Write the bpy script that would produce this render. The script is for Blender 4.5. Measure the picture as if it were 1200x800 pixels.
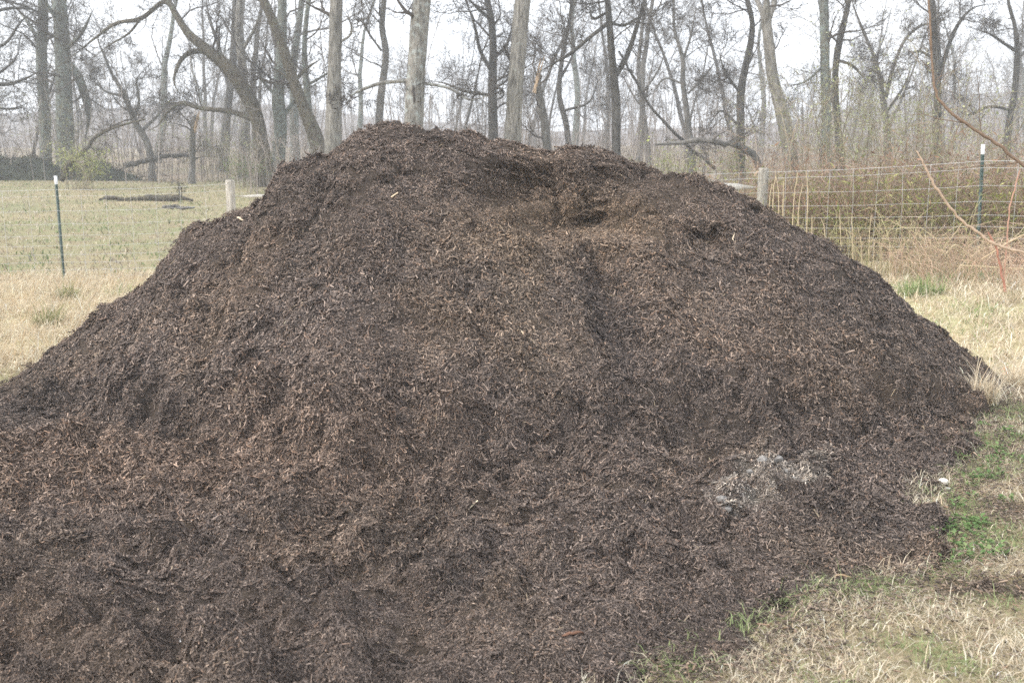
import bpy, math
import numpy as np
from math import radians, sin, cos, tan, pi

RNG = np.random.default_rng(7)
for o in list(bpy.data.objects):
    bpy.data.objects.remove(o)
S = bpy.context.scene
C = S.collection

# ------------------------------------------------------------------ camera
EYE = 1.6
PITCH = radians(10.5)
LENS = 35.0
cam_d = bpy.data.cameras.new('camera')
cam_d.lens = LENS
cam_d.sensor_width = 36.0
cam_d.clip_start = 0.05
cam_d.clip_end = 3000
cam_d.dof.use_dof = True
cam_d.dof.focus_distance = 6.2
cam_d.dof.aperture_fstop = 4.5
cam = bpy.data.objects.new('camera', cam_d)
C.objects.link(cam)
cam.location = (0, 0, EYE)
cam.rotation_euler = (pi / 2 - PITCH, 0, 0)
S.camera = cam

# ------------------------------------------------------------------ sky, sun, exposure
SUN_EL, SUN_AZ = radians(40), radians(-112)      # azimuth from +y, clockwise; high overcast, sun behind the left shoulder
w = bpy.data.worlds.new('World')
S.world = w
w.use_nodes = True
nt = w.node_tree
for n in list(nt.nodes):
    nt.nodes.remove(n)
sky = nt.nodes.new('ShaderNodeTexSky')
sky.sky_type = 'NISHITA'
sky.sun_disc = False
sky.sun_elevation = SUN_EL
sky.sun_rotation = SUN_AZ
sky.air_density = 1.0
sky.dust_density = 4.0
cn = nt.nodes.new('ShaderNodeTexNoise')
cn.inputs['Scale'].default_value = 2.2
cn.inputs['Detail'].default_value = 5
cr = nt.nodes.new('ShaderNodeValToRGB')
cr.color_ramp.elements[0].position = 0.3
cr.color_ramp.elements[0].color = (8.3, 8.75, 9.5, 1)
cr.color_ramp.elements[1].position = 0.75
cr.color_ramp.elements[1].color = (11.3, 11.4, 11.6, 1)
tc = nt.nodes.new('ShaderNodeTexCoord')
mp = nt.nodes.new('ShaderNodeMapping')
mp.inputs['Scale'].default_value = (1, 1, 2.2)
nt.links.new(tc.outputs['Generated'], mp.inputs['Vector'])
nt.links.new(mp.outputs['Vector'], cn.inputs['Vector'])
nt.links.new(cn.outputs['Fac'], cr.inputs['Fac'])
mx = nt.nodes.new('ShaderNodeMix')
mx.data_type = 'RGBA'
mx.inputs['Factor'].default_value = 0.88
nt.links.new(sky.outputs['Color'], mx.inputs['A'])
nt.links.new(cr.outputs['Color'], mx.inputs['B'])
bg = nt.nodes.new('ShaderNodeBackground')
bg.inputs['Strength'].default_value = 0.096
wo = nt.nodes.new('ShaderNodeOutputWorld')
nt.links.new(mx.outputs['Result'], bg.inputs['Color'])
nt.links.new(bg.outputs['Background'], wo.inputs['Surface'])

sun_d = bpy.data.lights.new('sun', 'SUN')
sun_d.energy = 1.5
sun_d.angle = radians(11)
sun_d.color = (1.0, 0.95, 0.88)
sun = bpy.data.objects.new('sun', sun_d)
C.objects.link(sun)
sun.rotation_euler = (pi / 2 - SUN_EL, 0, -SUN_AZ + pi)
sun.location = (0, 0, 30)

S.view_settings.view_transform = 'Standard'
S.view_settings.look = 'None'
S.view_settings.gamma = 1.0
S.view_settings.exposure = 1.2
S.view_settings.use_curve_mapping = False
S.render.engine = 'CYCLES'
S.cycles.use_denoising = False
S.cycles.max_bounces = 6
S.cycles.diffuse_bounces = 2
S.cycles.volume_bounces = 4
S.cycles.transparent_max_bounces = 8


# ------------------------------------------------------------------ helpers
def link(o, parent=None):
    C.objects.link(o)
    if parent is not None:
        o.parent = parent
    return o


def tag(o, label=None, cat=None, group=None, kind=None):
    if label: o['label'] = label
    if cat: o['category'] = cat
    if group: o['group'] = group
    if kind: o['kind'] = kind
    return o


def empty(name, loc=(0, 0, 0)):
    o = bpy.data.objects.new(name, None)
    o.location = loc
    o.empty_display_size = 0.2
    return link(o)


def make_mesh(name, V, F, col=None, smooth=True):
    """F: list of int arrays (n,3) or (n,4)"""
    me = bpy.data.meshes.new(name)
    V = np.asarray(V, np.float32)
    me.vertices.add(len(V))
    me.vertices.foreach_set('co', V.ravel())
    loops, starts, totals, off = [], [], [], 0
    for f in F:
        f = np.asarray(f, np.int32)
        if len(f) == 0: continue
        k = f.shape[1]
        loops.append(f.ravel())
        starts.append(off + np.arange(len(f)) * k)
        totals.append(np.full(len(f), k))
        off += f.size
    loops = np.concatenate(loops)
    starts = np.concatenate(starts)
    me.loops.add(len(loops))
    me.loops.foreach_set('vertex_index', loops.astype(np.int32))
    me.polygons.add(len(starts))
    me.polygons.foreach_set('loop_start', starts.astype(np.int32))
    me.update(calc_edges=True)
    if smooth:
        me.polygons.foreach_set('use_smooth', np.ones(len(starts), bool))
    if col is not None:
        a = me.color_attributes.new('col', 'FLOAT_COLOR', 'POINT')
        c4 = np.ones((len(V), 4), np.float32)
        c4[:, :3] = col
        a.data.foreach_set('color', c4.ravel())
    return me


def mobj(name, me, mat, parent=None):
    o = bpy.data.objects.new(name, me)
    if mat is not None and len(me.materials) == 0:
        me.materials.append(mat)
    return link(o, parent)


def _hash(ix, iy, seed):
    h = (ix.astype(np.int64) * 374761393 + iy.astype(np.int64) * 668265263 + seed * 974711) & 0x7fffffff
    h = ((h ^ (h >> 13)) * 1274126177) & 0x7fffffff
    h = h ^ (h >> 16)
    return (h & 0xffff) / 65535.0


def perlin(x, y, seed=0):
    x = np.asarray(x, float); y = np.asarray(y, float)
    ix = np.floor(x).astype(np.int64); iy = np.floor(y).astype(np.int64)
    fx, fy = x - ix, y - iy
    u = fx * fx * fx * (fx * (fx * 6 - 15) + 10)
    v = fy * fy * fy * (fy * (fy * 6 - 15) + 10)
    def g(jx, jy, dx, dy):
        a = _hash(jx, jy, seed) * 2 * pi
        return np.cos(a) * dx + np.sin(a) * dy
    n00 = g(ix, iy, fx, fy); n10 = g(ix + 1, iy, fx - 1, fy)
    n01 = g(ix, iy + 1, fx, fy - 1); n11 = g(ix + 1, iy + 1, fx - 1, fy - 1)
    return 1.5 * ((n00 * (1 - u) + n10 * u) * (1 - v) + (n01 * (1 - u) + n11 * u) * v)


def fbm(x, y, wl, octv=4, seed=0, gain=0.5):
    s = 0; a = 1.0; t = 0
    for k in range(octv):
        f = 2.0 ** k / wl
        s = s + a * perlin(np.asarray(x) * f + 17.3 * k, np.asarray(y) * f - 9.1 * k, seed + k * 13)
        t += a; a *= gain
    return s / t


def sstep(a, b, x):
    t = np.clip((x - a) / (b - a), 0, 1)
    return t * t * (3 - 2 * t)


FPX = 1200 * LENS / 36.0
CP, SP = cos(PITCH), sin(PITCH)


def P(px, py, Y):
    """the point at distance Y (world y) that the photograph shows at px, py"""
    u = (px - 600) / FPX
    v = (400 - py) / FPX
    t = Y / (CP + v * SP)
    return np.array([u * t, Y, EYE + t * (-SP + v * CP)])


def G(px, py, z=0.0):
    """the point on the level z seen at px, py"""
    u = (px - 600) / FPX
    v = (400 - py) / FPX
    t = (z - EYE) / (-SP + v * CP)
    return np.array([u * t, t * (CP + v * SP), z])


def terrain(x, y):
    x = np.asarray(x, float); y = np.asarray(y, float)
    z = 0.34 * sstep(2.0, 5.0, x) * sstep(6.9, 9.6, y) * (1 - 0.3 * sstep(12, 20, y))
    z = z + 0.035 * np.clip(y - 14, 0, 40) + 0.02 * np.clip(y - 54, 0, 60)
    z = z + 0.05 * fbm(x, y, 3.0, 3, 5) * sstep(3, 6, np.hypot(x, y - 1)) + 0.25 * fbm(x, y, 16, 2, 8) * sstep(18, 35, y)
    z = z + 0.02 * fbm(x, y, 0.5, 3, 15)
    return z


# ---- tubes: many polylines -> one mesh
class Tubes:
    def __init__(self):
        self.V = []; self.Q = []; self.Cc = []; self.n = 0

    def add(self, pts, rad, sides=3, col=None, rough=0.0, seed=0):
        pts = np.asarray(pts, float)
        if pts.ndim == 2:
            pts = pts[None]; rad = np.asarray(rad, float)[None]
        rad = np.asarray(rad, float)
        N, K, _ = pts.shape
        if N == 0: return
        t = np.gradient(pts, axis=1)
        t /= np.linalg.norm(t, axis=2, keepdims=True) + 1e-9
        mean = pts[:, -1] - pts[:, 0]
        mean /= np.linalg.norm(mean, axis=1, keepdims=True) + 1e-9
        ref = np.where(np.abs(mean[:, 2:3]) > 0.8, np.array([[1.0, 0.15, 0]]), np.array([[0, 0.1, 1.0]]))
        a = np.cross(t, ref[:, None, :]); a /= np.linalg.norm(a, axis=2, keepdims=True) + 1e-9
        b = np.cross(t, a)
        ang = np.arange(sides) * 2 * pi / sides
        r = rad[:, :, None] * np.ones(sides)
        if rough > 0:
            kk = np.arange(K)[None, :, None]; ss = np.arange(sides)[None, None, :]
            nn = perlin(kk * 0.37 + np.zeros_like(ss), np.cos(ang)[None, None, :] * 1.3 + 3.1 * seed, 3) + \
                 perlin(kk * 0.8 + np.zeros_like(ss), np.sin(ang)[None, None, :] * 2.1 + 5.1 * seed, 4)
            r = r * (1 + rough * nn)
        V = pts[:, :, None, :] + r[..., None] * (np.cos(ang)[None, None, :, None] * a[:, :, None, :] + np.sin(ang)[None, None, :, None] * b[:, :, None, :])
        base = self.n + (np.arange(N) * K * sides)[:, None, None]
        k = (np.arange(K - 1) * sides)[None, :, None]
        s = np.arange(sides)[None, None, :]; s1 = (s + 1) % sides
        q = np.stack([base + k + s, base + k + s1, base + k + sides + s1, base + k + sides + s], -1).reshape(-1, 4)
        self.V.append(V.reshape(-1, 3)); self.Q.append(q)
        if col is not None:
            c = np.asarray(col, float)
            if c.ndim == 1: c = np.tile(c, (N, 1))
            self.Cc.append(np.repeat(c, K * sides, axis=0))
        self.n += N * K * sides

    def mesh(self, name):
        return make_mesh(name, np.concatenate(self.V), [np.concatenate(self.Q)], np.concatenate(self.Cc) if self.Cc else None)


def spline(pts, n):
    """Catmull-Rom resample (m,d) -> (n,d)"""
    p = np.asarray(pts, float)
    if len(p) == 2:
        return p[0] + (p[1] - p[0]) * np.linspace(0, 1, n)[:, None]
    p = np.vstack([2 * p[0] - p[1], p, 2 * p[-1] - p[-2]])
    m = len(p) - 3
    out = []
    for s in np.linspace(0, m - 1e-6, n):
        i = int(s); t = s - i
        a, b, c, d = p[i], p[i + 1], p[i + 2], p[i + 3]
        out.append(0.5 * ((2 * b) + (-a + c) * t + (2 * a - 5 * b + 4 * c - d) * t * t + (-a + 3 * b - 3 * c + d) * t ** 3))
    return np.array(out)


# ------------------------------------------------------------------ materials
def nodes(name, rough=0.9, spec=0.2):
    m = bpy.data.materials.new(name)
    m.use_nodes = True
    t = m.node_tree
    b = t.nodes['Principled BSDF']
    b.inputs['Roughness'].default_value = rough
    b.inputs['Specular IOR Level'].default_value = spec
    return m, t, b


def N(t, typ, **kw):
    n = t.nodes.new(typ)
    for k, v in kw.items():
        if k in n.inputs: n.inputs[k].default_value = v
        else: setattr(n, k, v)
    return n


def noise(t, scale, detail=4, rough=0.6, vec=None):
    n = t.nodes.new('ShaderNodeTexNoise')
    n.inputs['Scale'].default_value = scale
    n.inputs['Detail'].default_value = detail
    n.inputs['Roughness'].default_value = rough
    if vec is not None: t.links.new(vec, n.inputs['Vector'])
    return n


def ramp(t, fac, stops):
    r = t.nodes.new('ShaderNodeValToRGB')
    e = r.color_ramp.elements
    while len(e) < len(stops): e.new(0.5)
    for k, (p, c) in enumerate(stops):
        e[k].position = p
        e[k].color = (*c, 1) if len(c) == 3 else c
    t.links.new(fac, r.inputs['Fac'])
    return r


def mixc(t, fac, a, b, mode='MIX'):
    m = t.nodes.new('ShaderNodeMix')
    m.data_type = 'RGBA'; m.blend_type = mode
    if isinstance(fac, (int, float)): m.inputs['Factor'].default_value = fac
    else: t.links.new(fac, m.inputs['Factor'])
    for s, x in (('A', a), ('B', b)):
        if isinstance(x, (tuple, list)): m.inputs[s].default_value = (*x[:3], 1)
        else: t.links.new(x, m.inputs[s])
    return m.outputs['Result']


def pos(t):
    return t.nodes.new('ShaderNodeNewGeometry').outputs['Position']


def bump(t, b, h, strength=0.5, dist=0.02):
    n = t.nodes.new('ShaderNodeBump')
    n.inputs['Strength'].default_value = strength
    n.inputs['Distance'].default_value = dist
    t.links.new(h, n.inputs['Height'])
    t.links.new(n.outputs['Normal'], b.inputs['Normal'])


def mat_vcol(name, rough=0.9, spec=0.15, transl=0.0, grain=0.25, scale=60):
    m, t, b = nodes(name, rough, spec)
    a = N(t, 'ShaderNodeVertexColor', layer_name='col')
    n = noise(t, scale, 3, 0.6, pos(t))
    r = ramp(t, n.outputs['Fac'], [(0.25, (1 - grain,) * 3), (0.75, (1 + grain,) * 3)])
    c = mixc(t, 1.0, a.outputs['Color'], r.outputs['Color'], 'MULTIPLY')
    t.links.new(c, b.inputs['Base Color'])
    if transl > 0:
        tr = t.nodes.new('ShaderNodeBsdfTranslucent')
        t.links.new(c, tr.inputs['Color'])
        ms = t.nodes.new('ShaderNodeMixShader')
        ms.inputs[0].default_value = transl
        t.links.new(b.outputs[0], ms.inputs[1]); t.links.new(tr.outputs[0], ms.inputs[2])
        t.links.new(ms.outputs[0], t.nodes['Material Output'].inputs['Surface'])
    return m


def mat_bark(name, dark, light, lichen=None, amount=0.5, scale=9.0):
    m, t, b = nodes(name, 0.95, 0.1)
    p = pos(t)
    mpn = N(t, 'ShaderNodeMapping'); mpn.inputs['Scale'].default_value = (1, 1, 0.16)
    t.links.new(p, mpn.inputs['Vector'])
    n1 = noise(t, scale * 2.2, 6, 0.7, mpn.outputs['Vector'])
    r1 = ramp(t, n1.outputs['Fac'], [(0.38, dark), (0.62, light)])
    c = r1.outputs['Color']
    n3 = noise(t, 1.1, 3, 0.6, p)
    c = mixc(t, 1.0, c, ramp(t, n3.outputs['Fac'], [(0.3, (0.75, 0.76, 0.74)), (0.7, (1.15, 1.13, 1.1))]).outputs['Color'], 'MULTIPLY')
    if lichen:
        n2 = noise(t, 7.5, 6, 0.65, p)
        k = 0.68 - 0.25 * amount
        r2 = ramp(t, n2.outputs['Fac'], [(k, (0, 0, 0)), (k + 0.14, (0.75, 0.75, 0.75))])
        c = mixc(t, r2.outputs['Color'], c, lichen)
    t.links.new(c, b.inputs['Base Color'])
    bump(t, b, n1.outputs['Fac'], 0.9, 0.05)
    return m


def mat_plain(name, col, rough=0.7, spec=0.3, var=0.2, scale=20, bumpd=0.0, metal=0.0):
    m, t, b = nodes(name, rough, spec)
    n = noise(t, scale, 5, 0.65, pos(t))
    lo = tuple(x * (1 - var) for x in col); hi = tuple(min(1, x * (1 + var)) for x in col)
    r = ramp(t, n.outputs['Fac'], [(0.3, lo), (0.7, hi)])
    t.links.new(r.outputs['Color'], b.inputs['Base Color'])
    b.inputs['Metallic'].default_value = metal
    if bumpd: bump(t, b, n.outputs['Fac'], 0.7, bumpd)
    return m


M_mulch, t_, b_ = nodes('mulch', 0.95, 0.12)
a_ = N(t_, 'ShaderNodeVertexColor', layer_name='col')
p_ = pos(t_)
n_f = noise(t_, 85, 5, 0.75, p_)
n_m = noise(t_, 22, 5, 0.7, p_)
c_ = mixc(t_, 1.0, a_.outputs['Color'], ramp(t_, n_f.outputs['Fac'], [(0.3, (0.45, 0.45, 0.45)), (0.72, (1.75, 1.7, 1.6))]).outputs['Color'], 'MULTIPLY')
c_ = mixc(t_, 1.0, c_, ramp(t_, n_m.outputs['Fac'], [(0.3, (0.75, 0.76, 0.78)), (0.7, (1.25, 1.22, 1.15))]).outputs['Color'], 'MULTIPLY')
t_.links.new(c_, b_.inputs['Base Color'])
ad = N(t_, 'ShaderNodeMath', operation='ADD')
t_.links.new(n_f.outputs['Fac'], ad.inputs[0]); t_.links.new(n_m.outputs['Fac'], ad.inputs[1])
bump(t_, b_, ad.outputs[0], 1.0, 0.03)
M_chip = mat_vcol('mulch_chips', 0.88, 0.2, 0, 0.22, 120)
M_grass = mat_vcol('grass_blades', 0.8, 0.2, 0.3, 0.15, 40)
M_leaf = mat_vcol('leaves', 0.7, 0.3, 0.3, 0.15, 30)
M_cane = mat_vcol('canes', 0.85, 0.2, 0, 0.2, 30)

M_bark_pale = mat_bark('bark_pale', (0.096, 0.089, 0.082), (0.314, 0.298, 0.276), (0.330, 0.360, 0.338), 0.35, 10)
M_bark_lichen = mat_bark('bark_lichen', (0.103, 0.097, 0.088), (0.293, 0.277, 0.255), (0.413, 0.450, 0.435), 0.68, 10)
M_bark_brown = mat_bark('bark_brown', (0.043, 0.036, 0.028), (0.134, 0.117, 0.094), (0.173, 0.195, 0.135), 0.5, 8)
M_bark_green = mat_bark('bark_green', (0.080, 0.080, 0.071), (0.200, 0.203, 0.183), (0.247, 0.300, 0.277), 0.75, 8)
M_bark_dark = mat_bark('bark_dark', (0.036, 0.033, 0.031), (0.117, 0.109, 0.101), (0.188, 0.195, 0.173), 0.3, 9)
M_bark_grey = mat_bark('bark_grey', (0.079, 0.075, 0.071), (0.206, 0.194, 0.183), (0.247, 0.262, 0.247), 0.4, 9)
M_twig = mat_plain('twigs', (0.092, 0.079, 0.07), 0.9, 0.1, 0.35, 3)
M_twig_dark = mat_plain('twigs_dark', (0.065, 0.055, 0.05), 0.9, 0.1, 0.35, 3)
M_twig_grey = mat_plain('twigs_grey', (0.16, 0.147, 0.138), 0.9, 0.1, 0.3, 3)
M_split = mat_plain('split_wood', (0.42, 0.31, 0.21), 0.8, 0.2, 0.25, 12, 0.01)
M_post = mat_bark('weathered_post', (0.33, 0.31, 0.28), (0.56, 0.53, 0.48), None, 0, 14)
M_rail = mat_bark('pale_rail', (0.42, 0.40, 0.37), (0.60, 0.58, 0.54), None, 0, 14)
M_tgreen = mat_plain('green_steel', (0.032, 0.058, 0.05), 0.5, 0.4, 0.25, 25)
M_white = mat_plain('white_paint', (0.62, 0.63, 0.64), 0.5, 0.4, 0.08, 25)
M_wire = mat_plain('galvanised_wire', (0.5, 0.5, 0.5), 0.45, 0.5, 0.12, 6)
M_stone = mat_plain('pale_stone', (0.66, 0.63, 0.57), 0.85, 0.2, 0.15, 25, 0.01)
M_ash = mat_plain('grey_ash', (0.29, 0.275, 0.26), 0.95, 0.1, 0.45, 60, 0.03)

# ------------------------------------------------------------------ pile shape
SIL = np.array([(-140, 470), (-60, 462), (0, 446), (40, 418), (85, 387), (135, 352), (195, 312), (212, 290), (235, 264), (280, 240), (322, 222), (336, 188), (372, 172), (402, 161), (428, 139), (465, 134), (500, 140), (560, 148), (610, 158), (640, 168), (662, 160), (700, 170), (728, 178), (760, 192), (800, 199), (845, 206), (880, 222), (905, 240), (935, 262), (962, 282), (1000, 310), (1040, 342), (1075, 368), (1105, 392), (1135, 412), (1165, 434), (1185, 446), (1240, 470), (1300, 500)], float)
YR = 7.25
_rid = np.array([P(a, b, YR) for a, b in SIL])
RX, RZ = _rid[:, 0], _rid[:, 2]
_ex = [G(a, b) for a, b in ((1190, 438), (1165, 480), (1160, 520), (1140, 560), (1120, 600), (1100, 640), (1050, 672), (960, 708), (860, 750), (765, 805), (650, 880))]
EX = np.array(sorted([(p[1], p[0]) for p in _ex] + [(0.4, -1.4), (8.0, 3.7), (12.0, 3.6)]))


GROOVE_Y = np.array([5.30, 5.75, 6.10, 6.35])
GROOVE_X = np.array([0.66, 0.60, 0.53, 0.49])


def ridge_y(x):
    return YR + 0.1 * np.sin(x * 1.3 + 0.5) - 0.06 * np.abs(x)


MOUNDS = []   # (x, y, rx, ry, rot, h)
for px, py, rx, ry, rot, h in ((470, 690, 0.55, 0.32, 0.1, 0.11), (130, 565, 1.3, 0.45, 0.2, 0.17), (330, 600, 0.8, 0.3, 0.25, 0.08), (620, 650, 0.5, 0.25, 0, 0.05),
                               (880, 570, 0.7, 0.3, -0.15, 0.09), (1060, 500, 0.8, 0.25, -0.1, 0.10), (1010, 620, 0.5, 0.25, 0, 0.05), (740, 570, 0.22, 0.16, 0, 0.12),
                               (310, 540, 0.14, 0.1, 0, 0.10), (560, 575, 0.5, 0.2, 0, 0.07), (700, 640, 0.35, 0.2, 0.3, 0.06), (40, 760, 0.5, 0.18, 0.2, 0.08), (790, 480, 0.25, 0.3, 0, 0.08)):
    g = G(px, py)
    MOUNDS.append((g[0], g[1], rx, ry, rot, h))


def edge_dist(x, y):
    """metres inside the mulch, measured from its ragged edge"""
    e = np.interp(y, EX[:, 0], EX[:, 1]) - x + 0.42 * fbm(x, y, 0.9, 3, 31) + 0.22 * fbm(x, y, 0.22, 2, 33)
    # the far and left edge
    yb = np.where(x < -3.6, 7.2 + (x + 3.6) * 0.22, 99)
    e = np.minimum(e, yb - y + 0.2 * fbm(x, y, 0.7, 3, 35))
    return e


def soil_patch(x, y):
    """bare brown soil showing in the verge"""
    r = 0
    for px, py, rx, ry in ((1195, 605, 0.28, 0.22), (1185, 690, 0.22, 0.12), (1110, 690, 0.12, 0.06)):
        g = G(px, py)
        r = np.maximum(r, sstep(1.15, 0.55, np.hypot((x - g[0]) / rx, (y - g[1]) / ry) + 0.7 * fbm(x, y, 0.25, 3, 137)))
    return r


def pile_height(x, y):
    zr = np.interp(x, RX, RZ)
    zr = np.maximum(zr, -0.3)
    yr = ridge_y(x)
    D = np.maximum(zr, 0) / 0.76 + 0.22
    s = (yr - y) / D
    s = np.where(s < 0, -s * 0.95, s)
    a = 0.10
    g = 1 - (np.sqrt(s * s + a * a) - a)
    pile = np.maximum(zr, 0) * np.maximum(g, -0.3) - 0.25 * np.maximum(-zr, 0) - 0.02
    e = edge_dist(x, y)
    bed = 0.07 * sstep(-0.05, 0.7, e) - 0.10 * (1 - sstep(-0.25, 0.12, e))
    bed = bed + 0.05 * fbm(x, y, 1.2, 2, 41) * sstep(0, 0.6, e)
    for mx_, my_, rx, ry, rot, h in MOUNDS:
        dx, dy = x - mx_, y - my_
        u = (dx * cos(rot) + dy * sin(rot)) / rx
        v = (-dx * sin(rot) + dy * cos(rot)) / ry
        bed = bed + h * np.exp(-(u * u + v * v) * 1.2) * sstep(-0.1, 0.3, e)
    # furrows dragged through the lower left
    fu = (x * 0.42 - y) + 0.08 * fbm(x, y, 0.8, 2, 43)
    bed = bed + 0.028 * np.sin(fu * 16 + 2 * fbm(x, y, 1.5, 2, 44)) * sstep(-0.5, -1.6, x) * sstep(5.3, 4.2, y)
    k = 26.0
    h = np.logaddexp(k * pile, k * bed) / k - 0.05 * np.exp(-((pile - bed) * 7) ** 2)
    on = sstep(-0.15, 0.1, np.maximum(pile, 0) + sstep(-0.1, 0.1, e) * 0.3)
    up = sstep(0.75, 1.35, h)           # the crumbly top
    # ribs running down the slope and the dark washed-out groove
    gx = np.interp(y, GROOVE_Y, GROOVE_X) + 0.12 * fbm(x, y, 0.45, 3, 51)
    slope = sstep(0.30, 0.6, h) * sstep(1.5, 1.2, h)
    h = h - 0.15 * (1 + 0.5 * fbm(x, y, 0.3, 2, 53)) * np.exp(-((x - gx) / 0.18) ** 2) * sstep(GROOVE_Y[0] - 0.2, GROOVE_Y[0] + 0.3, y) * sstep(GROOVE_Y[-1] + 0.15, GROOVE_Y[-1] - 0.1, y)
    h = h + 0.07 * np.exp(-((x - gx - 0.3) / 0.2) ** 2) * slope
    h = h + 0.10 * np.exp(-((x + 0.02 - 0.12 * (6.5 - y)) / 0.24) ** 2) * sstep(0.2, 0.7, h) * sstep(1.45, 1.1, h)
    h = h + 0.04 * np.sin(x * 5.2 + 1.2 * fbm(x, y, 1.5, 2, 52) * 3) * slope * 0.5
    low = sstep(0.55, 0.25, h)
    h = h + low * on * sstep(0.1, 0.9, e) * sstep(6.2, 5.2, y) * (0.08 * fbm(x, y, 0.75, 2, 57) + 0.17 * (np.abs(fbm(x * 0.8, y * 1.15, 0.27, 3, 58)) - 0.16) + 0.05 * fbm(x * 0.5 + y * 0.3, y * 1.4, 0.2, 2, 59))
    lump = np.sqrt(fbm(x, y, 0.36, 2, 61) ** 2 + 0.004)
    lump = np.minimum(lump, 0.45)
    h = h + on * ((0.04 + 0.03 * up) * fbm(x, y, 0.62, 3, 62) + 0.05 * slope * fbm(x, y * 0.14, 0.36, 2, 65) + (0.035 + 0.05 * up + 0.16 * np.exp(-((x - 0.45) / 0.75) ** 2 - ((h - 1.3) / 0.28) ** 2) * (y < 7.0)) * (lump - 0.19) +
                  (0.02 + 0.012 * up) * fbm(x, y, 0.11, 3, 63, 0.6) + 0.012 * fbm(x, y, 0.035, 2, 64) - 0.022 - 0.03 * up)
    return h


# bites pushed back into the slope: (px, py on the photograph, half width m, z below, z above, depth)
BITES = [(668, 272, 0.75, 0.06, 0.46, 0.36), (612, 228, 0.42, 0.08, 0.24, 0.17), (560, 240, 0.25, 0.06, 0.16, 0.08), (830, 288, 0.20, 0.04, 0.12, 0.14),
         (700, 268, 0.24, 0.03, 0.08, 0.11), (648, 238, 0.09, 0.02, 0.05, 0.07), (820, 322, 0.07, 0.015, 0.04, 0.06), (752, 215, 0.22, 0.05, 0.16, 0.12),
         (345, 205, 0.16, 0.03, 0.10, 0.06), (395, 228, 0.12, 0.02, 0.06, 0.05), (470, 215, 0.2, 0.03, 0.08, 0.05), (880, 250, 0.14, 0.02, 0.06, 0.06),
         (760, 262, 0.12, 0.02, 0.05, 0.05), (400, 250, 0.2, 0.02, 0.05, 0.04), (600, 565, 0.12, 0.01, 0.04, 0.04), (635, 530, 0.10, 0.01, 0.04, 0.04)]


def on_pile(px, py):
    """march the view ray to the pile or the ground"""
    Y = 1.8
    ys = np.linspace(1.8, 12, 2600)
    u = (px - 600) / FPX; v = (400 - py) / FPX
    t = ys / (CP + v * SP)
    xs = u * t; zs = EYE + t * (-SP + v * CP)
    h = np.maximum(pile_height(xs, ys), terrain(xs, ys))
    i = np.argmax(zs < h)
    return np.array([xs[i], ys[i], h[i]])


def pile_surface(x, y):
    h = pile_height(x, y)
    dy = np.zeros_like(h); dz = np.zeros_like(h)
    for k, (c, hw, zb, za, dep) in enumerate(BITE_W):
        ax = np.abs(x - c[0] + 0.10 * fbm(x, y, 0.3, 2, 70 + k)) / hw
        bx = sstep(1.05, 0.25, ax)
        zz = h - c[2] + 0.05 * fbm(x, y * 0.3, 0.28, 3, 90 + k) + 0.15 * hw * 0.2 * np.sin(x * 9 + k)
        near = np.abs(y - c[1]) < (0.7 if hw > 0.3 else 0.4)
        low = sstep(-zb - 0.03, -zb * 0.3, zz)
        top = sstep(za, za * (0.02 if hw > 0.5 else 0.35), zz)
        dy = dy + dep * bx * low * top * near
    return h, dy


BITE_W = []
for b in BITES:
    BITE_W.append((on_pile(b[0], b[1]), b[2], b[3], b[4], b[5]))


ASH = {}


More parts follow.
